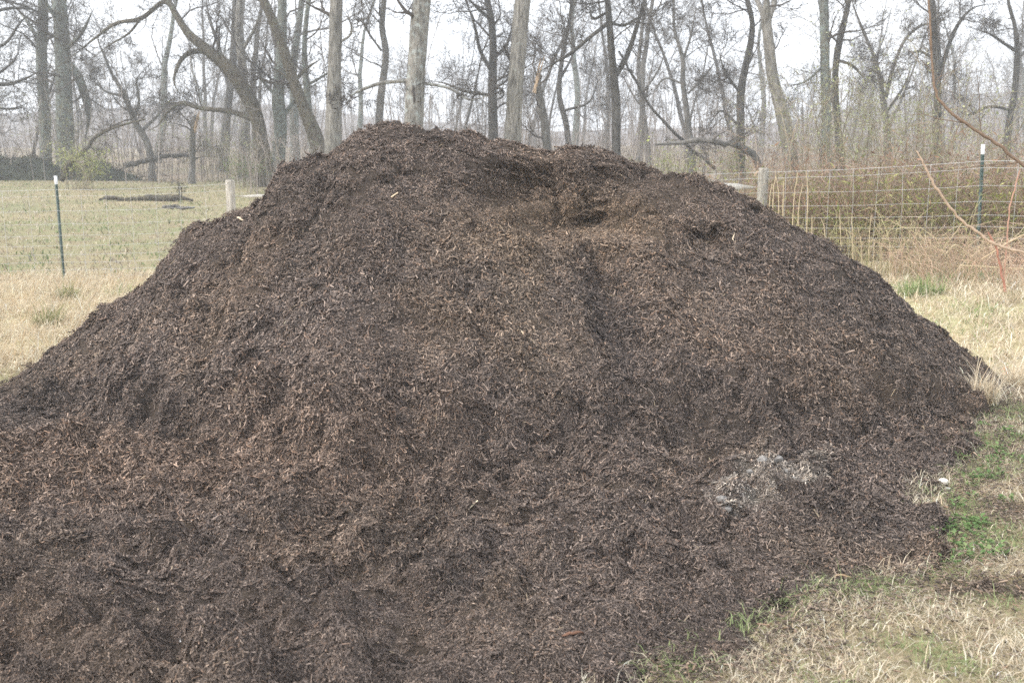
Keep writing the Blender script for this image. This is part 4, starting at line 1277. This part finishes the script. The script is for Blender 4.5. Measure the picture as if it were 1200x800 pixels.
a = canes(620, reg_wood, 3.4, rng, 0.015, (0.24, 0.21, 0.19), (0.32, 0.29, 0.27), 0.16, 5)
tb.add(*a[:2], 3, a[2])
b = sprout(a[0], a[1], 9, rng, 0.15, 0.3, 0.9, 0.2, 0.4, 0.6)
p2, r2 = grow(b[0], b[1], b[2], np.clip(b[3], 0.005, 0.009), 3, 0.15, 0.05, rng, 0.5)
tb.add(p2, r2, 3, np.repeat(a[2], 9, axis=0))
o = mobj('undergrowth', tb.mesh('undergrowth'), M_cane)
tag(o, 'grey-brown leafless undergrowth along the foot of the wood', None, None, 'stuff')


def shrub(label, px, py, Yd, H, W, nst, nleaf, lsize, cols, seed, leafy=0.5, stem=(0.2, 0.17, 0.12)):
    rg = np.random.default_rng(seed)
    c = P(px, py, Yd); z0 = tz(c[0], Yd)
    root = empty('budding_shrub', (c[0], Yd, z0))
    tag(root, label, 'shrub')
    def rgn(n, r): return np.stack([c[0] + r.normal(0, W * 0.22, n), Yd + r.normal(0, W * 0.22, n)], 1)
    a = canes(nst, rgn, H, rg, 0.008, stem, tuple(x * 1.3 for x in stem), W / H * 0.45, 7)
    tb = Tubes(); tb.add(*a[:2], 3, a[2])
    b = sprout(a[0], a[1], 6, rg, 0.25, 0.4, 1.1, 0.2, 0.45, 0.7)
    p2, r2 = grow(b[0], b[1], b[2], np.clip(b[3], 0.003, 0.006), 4, 0.2, 0.03, rg, 0.5)
    tb.add(p2, r2, 3, np.repeat(a[2], 6, axis=0))
    mobj('stems', tb.mesh('stems'), M_cane, root)
    lp = p2.reshape(-1, 3)
    lp = lp[rg.integers(0, len(lp), nleaf)] + rg.normal(0, 0.04, (nleaf, 3))
    mobj('crown', leaves_mesh('crown', lp, lsize, rg, cols, [1 / len(cols)] * len(cols)), M_leaf, root)
    world_parent(root)


YG = [(0.36, 0.40, 0.12), (0.28, 0.33, 0.10), (0.40, 0.40, 0.18)]
PG = [(0.33, 0.36, 0.18), (0.27, 0.30, 0.14), (0.38, 0.38, 0.22)]
shrub('yellow-green budding shrub standing before the dark brush bank', 97, 215, 31, 0.95, 1.3, 30, 1500, 0.05, YG, 401)
shrub('faint green shrub at the foot of the thick grey-green trunk', 80, 190, 38, 1.7, 2.2, 30, 900, 0.05, PG, 402)
shrub('pale green shrub low in the gap near the leaning brown tree', 250, 185, 37, 1.6, 2.4, 30, 1000, 0.05, PG, 403)
shrub('green leafy shrub low behind the grey wooden post', 290, 205, 33, 0.8, 1.2, 26, 900, 0.05, [(0.13, 0.18, 0.06), (0.2, 0.26, 0.09)], 404)
shrub('yellow-green shrub beside the toppled trunk', 782, 180, 27, 0.9, 1.3, 26, 900, 0.045, YG, 405)
shrub('greenish shrub at the foot of the crooked dark trunk', 858, 195, 28, 1.0, 0.9, 24, 800, 0.045, YG, 406)
shrub('wide pale-leaved bush filling the gap left of the lyre-shaped tree', 1008, 170, 22, 1.9, 2.4, 40, 2200, 0.035, PG, 407)
shrub('loose pale-leaved bush in front of the lyre-shaped tree', 1062, 175, 20, 2.0, 1.9, 50, 2200, 0.035, PG, 408)
shrub('pale-leaved bush behind the leaning trunk and the wooden post', 955, 170, 23, 2.1, 1.6, 40, 1500, 0.035, PG, 409)
shrub('green-tinged bush behind the top of the green steel post', 1150, 175, 18, 1.5, 1.9, 40, 1700, 0.035, PG, 410)

# dark brush bank
rg = np.random.default_rng(55)
c0 = P(80, 215, 37.0)
nu, nv = 60, 18
u = np.linspace(-1, 1, nu)[:, None]; v = np.linspace(0, 1, nv)[None, :]
xx = c0[0] + u * 4.0 + 0 * v - 1.3
prof = np.clip(1 - np.abs(u) ** 3, 0.02, 1) * (0.75 + 0.3 * perlin(u * 4, u * 0 + 2.2, 4))
ang = v * pi
yy = 37.2 - np.cos(ang) * 0.9 * (0.6 + 0.5 * prof)
zz = c0[2] - 0.1 + np.sin(ang) * 1.2 * prof
jx = 0.12 * perlin(xx * 3, zz * 4 + yy * 2, 5); jz = (0.22 * perlin(xx * 2.5, yy * 3 + zz, 6) + 0.35 * perlin(xx * 0.8, yy * 0.5, 7)) * np.sin(ang)
V = np.stack([xx + jx, yy + jx, zz + jz], -1).reshape(-1, 3)
i = np.arange(nu * nv).reshape(nu, nv)
q = np.stack([i[:-1, :-1], i[1:, :-1], i[1:, 1:], i[:-1, 1:]], -1).reshape(-1, 4)
root = empty('brush_bank', (c0[0], 37.2, c0[2]))
tag(root, 'long dark bank of heaped brush and vines at the far edge of the pasture', 'brush pile')
M_bank = mat_plain('dark_brush', (0.075, 0.08, 0.06), 0.95, 0.1, 0.6, 6, 0.15)
mobj('heap', make_mesh('heap', V, [q]), M_bank, root)
tb = Tubes()
nb = 900
bp = V[rg.integers(0, len(V), nb)] + rg.normal(0, 0.05, (nb, 3))
p1, r1 = grow(bp, rg.normal(size=(nb, 3)) * np.array([1, 0.5, 0.5]), rg.uniform(0.3, 0.9, nb), np.full(nb, 0.012), 4, 0.3, 0.0, rg, 0.5)
tb.add(p1, r1, 3)
mobj('sticks', tb.mesh('sticks'), M_twig_dark, root)
lp = V[rg.integers(0, len(V), 3500)] + rg.normal(0, 0.07, (3500, 3))
mobj('vine_leaves', leaves_mesh('vine_leaves', lp, 0.07, rg, [(0.05, 0.07, 0.03), (0.08, 0.09, 0.05), (0.16, 0.13, 0.09)], [0.5, 0.35, 0.15]), M_leaf, root)
world_parent(root)

# ------------------------------------------------------------------ near canes and stalks on the right
def cane(name, label, cat, pts, Yd, col, y1=0.0, group=None, seed=0, twigs=0):
    r_ = []
    m = len(pts)
    for k, (px, py, wpx) in enumerate(pts):
        yy = Yd + y1 * k / (m - 1)
        r_.append((*P(px, py, yy), wpx * 0.5 * yy / FPX))
    ls = spline(np.array(r_), 6 * m)
    ls[:, 3] = np.maximum(ls[:, 3], 0.0015)
    rj = np.random.default_rng(seed + 900)
    ls[1:-1, :3] += rj.normal(0, 0.28, (len(ls) - 2, 3)) * ls[1:-1, 3:]
    ls[:, 3] *= 0.82 * np.exp(rj.normal(0, 0.09, len(ls)))
    g = terrain(ls[:, 0], ls[:, 1]) - 0.03
    ls[:, 2] = np.maximum(ls[:, 2], g)
    tb = Tubes()
    tb.add(ls[:, :3], ls[:, 3], 8 if pts[0][2] > 3 else 5, np.array(col), 0.05, seed)
    rg = np.random.default_rng(seed)
    if twigs:
        a = sprout(ls[None, :, :3], ls[None, :, 3], twigs, rg, 0.2, 0.4, 1.0, 0.08, 0.2, 0.4)
        p2, r2 = grow(a[0], a[1], a[2], np.clip(a[3], 0.002, 0.006), 5, 0.15, 0.02, rg, 0.4)
        tb.add(p2, r2, 4, np.array(col) * 0.9)
    o = mobj(name, tb.mesh(name), M_cane)
    tag(o, label, cat, group)
    return o


cane('arching_sapling', 'long brown sapling bent in an arch above the green steel post', 'sapling', [(1345, 400, 5.5), (1300, 310, 5), (1255, 245, 4.8), (1215, 207, 4.6), (1180, 178, 4.4), (1150, 157, 4.2), (1115, 132, 3.8), (1098, 110, 3.4), (1092, 70, 3), (1090, 30, 2.8), (1087, -20, 2.5)], 7.6, (0.19, 0.13, 0.09), 0.6, None, 61, 9)
cane('arching_cane', 'pale tan cane curving down across the wire fence', 'cane', [(1330, 345, 4), (1270, 315, 4), (1215, 300, 4), (1175, 290, 4), (1150, 276, 4), (1125, 256, 3.8), (1100, 225, 3.4), (1085, 197, 2.8), (1074, 177, 2)], 8.6, (0.42, 0.31, 0.22), 0.4, None, 62, 0)
cane('reddish_stalk', 'short upright reddish stalk under the green steel post', 'stalk', [(1178, 342, 3.5), (1172, 310, 3), (1166, 288, 3), (1158, 272, 2)], 9.3, (0.42, 0.20, 0.14), 0, None, 63)
cane('reddish_stalk', 'thin reddish stalk standing beside the green steel post', 'stalk', [(1176, 330, 2), (1181, 270, 2), (1184, 240, 2), (1195, 200, 1.6)], 9.4, (0.45, 0.26, 0.19), 0, None, 64)
cane('pale_stalk', 'broken straw-coloured stalk bent over near the foot of the thicket', 'stalk', [(1155, 312, 2), (1135, 298, 2), (1120, 287, 2), (1108, 298, 1.5)], 10.2, (0.50, 0.42, 0.27), 0, None, 65)
cane('pale_stalk', 'long straw-coloured stalk lying nearly level near the fence foot', 'stalk', [(1125, 311, 2), (1160, 313, 2), (1205, 315, 2), (1240, 314, 1.5)], 9.8, (0.55, 0.46, 0.3), 0, None, 66)
cane('pale_stalk', 'pale stalk slanting in front of the olive part of the thicket', 'stalk', [(1094, 312, 1.8), (1105, 292, 1.8), (1118, 275, 1.6), (1127, 262, 1.2)], 10.8, (0.48, 0.40, 0.25), 0, None, 67)
cane('pale_stalk', 'straw-coloured stalk slanting up past the reddish stalks', 'stalk', [(1150, 304, 2), (1180, 285, 2), (1215, 268, 1.6)], 9.4, (0.52, 0.40, 0.26), 0, None, 68)
rg = np.random.default_rng(70)
for k, (px, top, bot) in enumerate([(907, 205, 262), (912, 200, 266), (917, 208, 270), (931, 202, 280), (938, 215, 278), (946, 200, 262), (951, 252, 282), (964, 255, 292), (982, 246, 300), (1000, 250, 310), (1009, 265, 312), (1018, 252, 318), (1023, 280, 322), (1032, 275, 322), (1043, 270, 325), (903, 215, 262)]):
    Yd = 12.3 - (px - 900) * 0.010
    x0 = px + rg.normal(0, 3)
    gzz = tz(P(x0, bot, Yd)[0], Yd)
    pts = [(x0, bot + 45, 1.5), (x0 + 0.5 * (px - x0) + rg.normal(0, 1), (bot + top) / 2, 1.3), (px + rg.normal(0, 2.5), top, 0.7)]
    cane('dry_stalk', 'thin dry straw-coloured stalk standing in the row along the pile edge by the fence', 'stalk', pts, Yd, (0.52, 0.43, 0.29), 0, 'dry stalks along the fence', 71 + k)


# ------------------------------------------------------------------ grass
def blades(name, P_, L, wd, lean, rng, cols, probs, az=None, mat=None, parent=None):
    n = len(P_)
    L = L * np.exp(rng.normal(0, 0.35, n))
    a = rng.random(n) * 2 * pi if az is None else az + rng.normal(0, 0.7, n)
    ln = np.clip(lean + rng.normal(0, 0.25, n), 0.05, 1.5)
    d = np.stack([np.cos(a), np.sin(a)], 1)
    s = np.stack([-np.sin(a), np.cos(a), np.zeros(n)], 1) * (wd * np.exp(rng.normal(0, 0.25, n)))[:, None]
    mid = P_ + np.concatenate([d * (L * 0.5 * np.sin(ln * 0.7))[:, None], (L * 0.5 * np.cos(ln * 0.7))[:, None]], 1)
    tip = mid + np.concatenate([d * (L * 0.5 * np.sin(np.minimum(ln * 1.35, 1.75)))[:, None], (L * 0.5 * np.cos(np.minimum(ln * 1.35, 1.75)))[:, None]], 1)
    V = np.stack([P_ - s, P_ + s, mid + s * 0.8, mid - s * 0.8, tip], 1)
    i = np.arange(n)[:, None] * 5
    col = np.array(cols)[rng.choice(len(cols), n, p=probs)] if not callable(cols) else cols(P_, rng)
    col = col * np.exp(rng.normal(0, 0.18, (n, 1)))
    me = make_mesh(name, V.reshape(-1, 3), [np.concatenate([i, i + 1, i + 2, i + 3], 1), np.concatenate([i + 3, i + 2, i + 4], 1)], np.clip(np.repeat(col, 5, axis=0), 0, 0.85), True)
    return mobj(name, me, mat or M_grass, parent)


STRAW = np.array([(0.66, 0.56, 0.41), (0.72, 0.62, 0.47), (0.55, 0.44, 0.31), (0.76, 0.69, 0.56)])
GREEN = np.array([(0.24, 0.32, 0.12), (0.32, 0.39, 0.17), (0.18, 0.26, 0.09)])


def straw_green(thr, seed, wl=0.8):
    def f(P_, rng):
        n = len(P_)
        c = STRAW[rng.integers(0, 4, n)].copy()
        g = fbm(P_[:, 0], P_[:, 1], wl, 3, seed) + rng.normal(0, 0.12, n) > thr
        c[g] = GREEN[rng.integers(0, 3, g.sum())]
        return c
    return f


rng = np.random.default_rng(500)


def scatter(n, x0, x1, y0, y1, rng, mask, yb=1.0):
    out = []
    tot = 0
    while tot < n:
        m = n * 2
        x = x0 + (x1 - x0) * rng.random(m); y = y0 + (y1 - y0) * rng.random(m) ** yb
        k = mask(x, y, rng)
        out.append(np.stack([x[k], y[k]], 1)); tot += k.sum()
    p = np.concatenate(out)[:n]
    return np.stack([p[:, 0], p[:, 1], terrain(p[:, 0], p[:, 1]) - 0.004], 1)


def out_mulch(x, y, rng):
    e = edge_dist(x, y)
    keep_ = rng.random(len(x)) > 0.9 * soil_patch(x, y)
    front = (e < 0.02 + 0.22 * rng.random(len(x)) ** 2) & (rng.random(len(x)) < 0.45 + 0.55 * sstep(-0.05, 0.12, fbm(x, y, 0.5, 3, 651) + 0.08))
    return front & keep_ & ~((y > 5.5) & (pile_height(x, y) > terrain(x, y) + 0.01)) & (np.abs(x) < 0.68 * y + 0.6)


p = scatter(72000, 0.2, 4.6, 2.3, 7.0, rng, out_mulch)
def verge_col(P_, r_):
    n = len(P_)
    c = STRAW[r_.integers(0, 4, n)] * np.where(r_.random((n, 1)) < 0.35, 0.6, 1.0)
    strip = 0.17 * np.exp(-((edge_dist(P_[:, 0], P_[:, 1]) + 0.12) / 0.25) ** 2) * sstep(3.4, 3.9, P_[:, 1])
    g = fbm(P_[:, 0], P_[:, 1], 0.45, 3, 601) + r_.normal(0, 0.12, n) + strip > 0.07
    c[g] = 0.8 * GREEN[r_.integers(0, 3, g.sum())] + 0.12 * c[g]
    return c


o = blades('verge_grass', p, 0.052, 0.0012, 1.15, rng, verge_col, None)
tag(o, 'matted straw and green grass at the front edge of the mulch', None, None, 'stuff')
p = scatter(26000, 2.6, 8.5, 6.4, 12.0, rng, lambda x, y, r: out_mulch(x, y, r) & (x > 2.6 + (y - 7) * 0.15))
o = blades('straw_grass', p, 0.13, 0.0028, 1.15, rng, straw_green(0.34, 611, 0.9), None)
tag(o, 'pale flattened straw grass between the pile and the fence', None, None, 'stuff')
p = scatter(34000, -9.5, -2.0, 6.6, 13.6, rng, lambda x, y, r: out_mulch(x, y, r))
o = blades('dry_grass', p, 0.17, 0.0032, 1.0, rng, straw_green(0.42, 621, 1.4), None, az=-0.6)
tag(o, 'long bleached dry grass beside the foot of the pile', None, None, 'stuff')
p = scatter(24000, -22, 6, 13.4, 38, rng, lambda x, y, r: (np.abs(x) < 0.62 * y) & (x < 2 + 0 * y), 1.5)
o = blades('pasture_grass', p, 0.10, 0.008, 1.05, rng, lambda P_, r_: straw_green(0.14, 631, 1.1)(P_, r_) * np.where(r_.random((len(P_), 1)) < 0.3, 0.38, 0.62), None)
tag(o, 'short green and straw pasture grass beyond the fence', None, None, 'stuff')


def tuft(label, px, py, n, L, seed, cols=STRAW, spread=0.08, wd=0.0022, lean=0.8):
    g = on_pile(px, py)
    rg = np.random.default_rng(seed)
    gz = max(tz(g[0], g[1]), 0)
    a = rg.random(n) * 6.283; r = spread * np.sqrt(rg.random(n))
    p = np.stack([g[0] + r * np.cos(a), g[1] + r * np.sin(a), np.full(n, max(gz, g[2]) - 0.01)], 1)
    o = blades('grass_tuft', p, L, wd, lean, rg, list(cols), [1 / len(cols)] * len(cols))
    tag(o, label, 'grass tuft')
    return o


tuft('bleached dry grass tuft flopping over the tip of the mulch', 1150, 470, 420, 0.22, 701, STRAW, 0.10)
tuft('bleached dry grass tuft at the right edge next to the mulch tip', 1190, 455, 350, 0.22, 702, STRAW, 0.10)
tuft('olive green grass tuft in the bleached grass, nearer the pile flank', 58, 383, 260, 0.20, 703, [(0.20, 0.22, 0.09), (0.30, 0.29, 0.14)], 0.12, 0.003)
tuft('olive green grass tuft in the bleached grass, nearer the green steel post', 80, 352, 220, 0.20, 704, [(0.20, 0.22, 0.09), (0.30, 0.29, 0.14)], 0.12, 0.003)
tuft('green grass tuft at the foot of the bramble thicket', 1080, 345, 420, 0.18, 705, [(0.24, 0.32, 0.12), (0.32, 0.38, 0.18)], 0.22, 0.003)

# bark litter strewn over the verge beside the mulch
p = scatter(15000, 0.2, 4.4, 2.4, 7.0, rng, lambda x, y, r: (edge_dist(x, y) < 0.05) & (r.random(len(x)) < np.exp(edge_dist(x, y) / 0.30) + 0.07 + 0.9 * soil_patch(x, y)))
n = len(p)
az = rng.random(n) * 6.283; ti = rng.normal(0, 0.3, n)
d = np.stack([np.cos(az) * np.cos(ti), np.sin(az) * np.cos(ti), np.sin(ti)], 1)
L = np.clip(0.016 * np.exp(rng.normal(0, 0.45, n)), 0.006, 0.05)
pts = p[:, None, :] + np.array([0, 0, 0.012]) + np.array([0, 0, 0.02]) * rng.random((n, 1, 1)) + d[:, None, :] * (L[:, None] * np.array([-0.5, 0.5]))[..., None]
tb = Tubes()
tb.add(pts, (0.0026 * np.exp(rng.normal(0, 0.35, n)))[:, None] * np.array([[1, 0.6]]), 3, np.array([0.17, 0.135, 0.11]) * PALETTE[rng.choice(len(PALETTE), n, p=PROB)])
o = mobj('bark_litter', tb.mesh('bark_litter'), M_chip)
tag(o, 'loose bark shreds strewn over the grass at the mulch edge', None, None, 'stuff')

# low broadleaf weeds on the mulch edge
def weed_mesh(seed, n=16):
    rg = np.random.default_rng(seed)
    V, F, Cc = [], [], []
    for k in range(n):
        a = rg.random() * 6.283; rr = 0.028 * rg.random() ** 0.6
        L = rg.uniform(0.010, 0.024); wl = L * rg.uniform(0.28, 0.42); el = rg.uniform(0.1, 0.9)
        d = np.array([cos(a) * cos(el), sin(a) * cos(el), sin(el)]); s = np.array([-sin(a), cos(a), 0]); up = np.cross(s, -d)
        b0 = np.array([rr * cos(a), rr * sin(a), 0.005 + 0.025 * rg.random()])
        i = len(V)
        V += [b0, b0 + d * L * 0.35 + s * wl + up * 0.004, b0 + d * L * 0.35 - s * wl + up * 0.004, b0 + d * L * 0.75 + s * wl * 0.8, b0 + d * L * 0.75 - s * wl * 0.8, b0 + d * L - up * 0.003, b0 + d * L * 0.4 - up * 0.003]
        F += [(i, i + 1, i + 6), (i, i + 6, i + 2), (i + 1, i + 3, i + 6), (i + 6, i + 4, i + 2), (i + 3, i + 5, i + 6), (i + 6, i + 5, i + 4)]
        c = np.array([(0.11, 0.19, 0.065), (0.16, 0.25, 0.09), (0.24, 0.31, 0.13)][rg.integers(0, 3)]) * rg.uniform(0.8, 1.2)
        Cc += [c] * 7
    return make_mesh('weed', np.array(V), [np.array(F)], np.array(Cc), True)


WM = [weed_mesh(800 + k) for k in range(4)]
rg = np.random.default_rng(88)
WEED_SPOTS = [(1150, 520), (1162, 512), (1170, 535), (1140, 545), (1160, 552), (1178, 520), (1186, 545), (1130, 575), (1118, 598), (1100, 632), (1112, 640), (1126, 634), (1136, 648), (1120, 622), (1148, 640), (1158, 655), (1135, 612), (1150, 598), (1170, 565), (1105, 648), (1165, 640), (1142, 628), (1180, 590), (1128, 658)]
for k, (px, py) in enumerate(WEED_SPOTS):
    for rep in range(2):
        g = on_pile(px + rg.normal(0, 9), py + rg.normal(0, 7))
        o = mobj('broadleaf_weed', WM[int(rg.integers(0, 4))], M_leaf)
        s_ = rg.uniform(0.7, 1.4)
        o.location = (g[0], g[1], max(g[2], tz(g[0], g[1])) + 0.004); o.rotation_euler = (0, 0, rg.random() * 6.28); o.scale = (s_, s_, s_)
        tag(o, 'small bright green broadleaf weed growing along the ragged mulch edge', 'weed', 'broadleaf weeds at the mulch edge')


# ------------------------------------------------------------------ small things lying on the mulch
def rock_mesh(name, seed, sx, sy, sz, sub=2):
    import bmesh
    bm = bmesh.new()
    bmesh.ops.create_icosphere(bm, subdivisions=sub, radius=1.0)
    co = np.array([v.co for v in bm.verts])
    rg = np.random.default_rng(seed)
    for k in range(9):                      # knock off facets
        d = rg.normal(size=3); d /= np.linalg.norm(d)
        h = rg.uniform(0.55, 0.85)
        s = co @ d
        co = co - np.clip(s - h, 0, None)[:, None] * d
    co *= np.array([sx, sy, sz])
    for v, c in zip(bm.verts, co): v.co = c
    me = bpy.data.meshes.new(name); bm.to_mesh(me); bm.free()
    return me


def lay(name, label, cat, me, mat, px, py, rz=0.0, sink=0.3, group=None, rx=0.0):
    g = on_pile(px, py)
    o = mobj(name, me, mat)
    h = max(v.co.z for v in me.vertices)
    o.location = (g[0], g[1], max(g[2], tz(g[0], g[1])) + h * (1 - sink)); o.rotation_euler = (rx, 0, rz)
    tag(o, label, cat, group)
    return o


lay('pale_stone', 'cream-white angular stone on the mulch near the green weeds', 'stone', rock_mesh('pale_stone', 901, 0.034, 0.022, 0.018), M_stone, 1105, 567, 0.3)
lay('stone_chip', 'tiny white chip lying against the cream-white stone', 'stone', rock_mesh('stone_chip', 902, 0.018, 0.010, 0.006), M_white, 1111, 573, 0.2)
for k, (px, py) in enumerate([(893, 544), (905, 552), (878, 556), (858, 567), (846, 590), (868, 575), (920, 556), (838, 598), (885, 566), (930, 562), (850, 600), (912, 543)]):
    sz_ = 0.6 + 0.9 * rg.random()
    me = rock_mesh('ash_lump', 920 + k, 0.017 * sz_ * (0.7 + 0.8 * rg.random()), 0.015 * sz_, 0.014 * sz_, 2)
    lay('ash_lump', 'light grey crumbly lump in the pale ash patch at the pile foot', 'ash lump', me, M_ash, px, py, rg.random() * 3, 0.0, 'grey lumps in the ash patch')
M_bone = mat_plain('bleached_wood', (0.62, 0.52, 0.38), 0.8, 0.2, 0.15, 30)
M_bark_red = mat_plain('red_bark', (0.20, 0.11, 0.075), 0.9, 0.15, 0.3, 40, 0.01)


def stick(label, a, b, r, mat, seed, name='wood_splinter', lift=0.012, fork=None):
    A_ = on_pile(*a); B_ = on_pile(*b)
    A_[2] = max(A_[2], tz(A_[0], A_[1])) + lift; B_[2] = max(B_[2], tz(B_[0], B_[1])) + lift
    rg = np.random.default_rng(seed)
    t = np.linspace(0, 1, 7)[:, None]
    p = A_ + (B_ - A_) * t + rg.normal(0, 0.002, (7, 3)) + np.array([0, 0, 0.008]) * np.sin(t * pi)
    tb = Tubes(); tb.add(p, r * np.array([0.3, 0.9, 1, 1, 0.9, 0.7, 0.2]), 5)
    if fork:
        F_ = on_pile(*fork); F_[2] += lift
        tb.add(p[2] + (F_ - p[2]) * t, r * 0.7 * np.array([1, 0.9, 0.9, 0.8, 0.7, 0.5, 0.2]), 5)
    o = mobj(name, tb.mesh(name), mat)
    tag(o, label, 'wood piece')


stick('pale split sliver of wood standing out in the middle of the slope', (606, 387), (617, 398), 0.006, M_bone, 951)
stick('forked bleached white twig in the foreground mulch', (207, 748), (215, 762), 0.0025, M_white, 952, 'bleached_twig', 0.012, (222, 755))
stick('reddish-brown bark strip lying in the foreground mulch', (658, 751), (684, 745), 0.006, M_bark_red, 953, 'bark_strip')
stick('long thin tan stick on the lower slope', (640, 527), (664, 519), 0.004, M_bone, 954)
stick('orange-brown wood sliver near the front edge of the mulch', (978, 678), (1000, 681), 0.004, mat_plain('orange_wood', (0.36, 0.25, 0.16), 0.85, 0.2, 0.2, 30), 955)
stick('pale chip high on the left flank of the pile', (278, 257), (286, 262), 0.008, M_bone, 956)
stick('white fleck of wood left of the pale sliver on the slope', (520, 379), (526, 383), 0.004, M_bone, 957)
stick('thin pale stick on the right flank', (1000, 362), (1010, 354), 0.003, M_bone, 958)
stick('short orange-tan sliver upright under the small hole', (859, 285), (860, 275), 0.005, M_bone, 959)
# an orange leaf at the tip of the mulch
g = on_pile(1176, 440)
lm = leaves_mesh('dead_leaf', np.array([[0, 0, 0.01], [0.015, 0.01, 0.015], [-0.01, 0.012, 0.012], [0.0, -0.012, 0.02]]), 0.07, np.random.default_rng(5), [(0.55, 0.24, 0.08)], [1.0])
o = mobj('dead_leaf', lm, M_leaf); o.location = (g[0], g[1], max(g[2], tz(g[0], g[1])) + 0.02)
tag(o, 'crumpled orange dead leaf at the tip of the mulch', 'leaf')

# ------------------------------------------------------------------ the hazy air
M_haze = bpy.data.materials.new('haze_air')
M_haze.use_nodes = True
t_ = M_haze.node_tree
for n_ in list(t_.nodes): t_.nodes.remove(n_)
pv = t_.nodes.new('ShaderNodeVolumePrincipled')
pv.inputs['Color'].default_value = (0.90, 0.95, 1.0, 1)
pv.inputs['Density'].default_value = 0.0029
pv.inputs['Density Attribute'].default_value = ''
pv.inputs['Anisotropy'].default_value = 0.0
mo = t_.nodes.new('ShaderNodeOutputMaterial')
t_.links.new(pv.outputs['Volume'], mo.inputs['Volume'])
hz = mobj('haze', box_mesh('haze', 640, 360, 42, 0, -4), M_haze)
hz.location = (0, 120, 0)
tag(hz, 'pale bluish haze in the air over the pasture and wood', None, None, 'stuff')
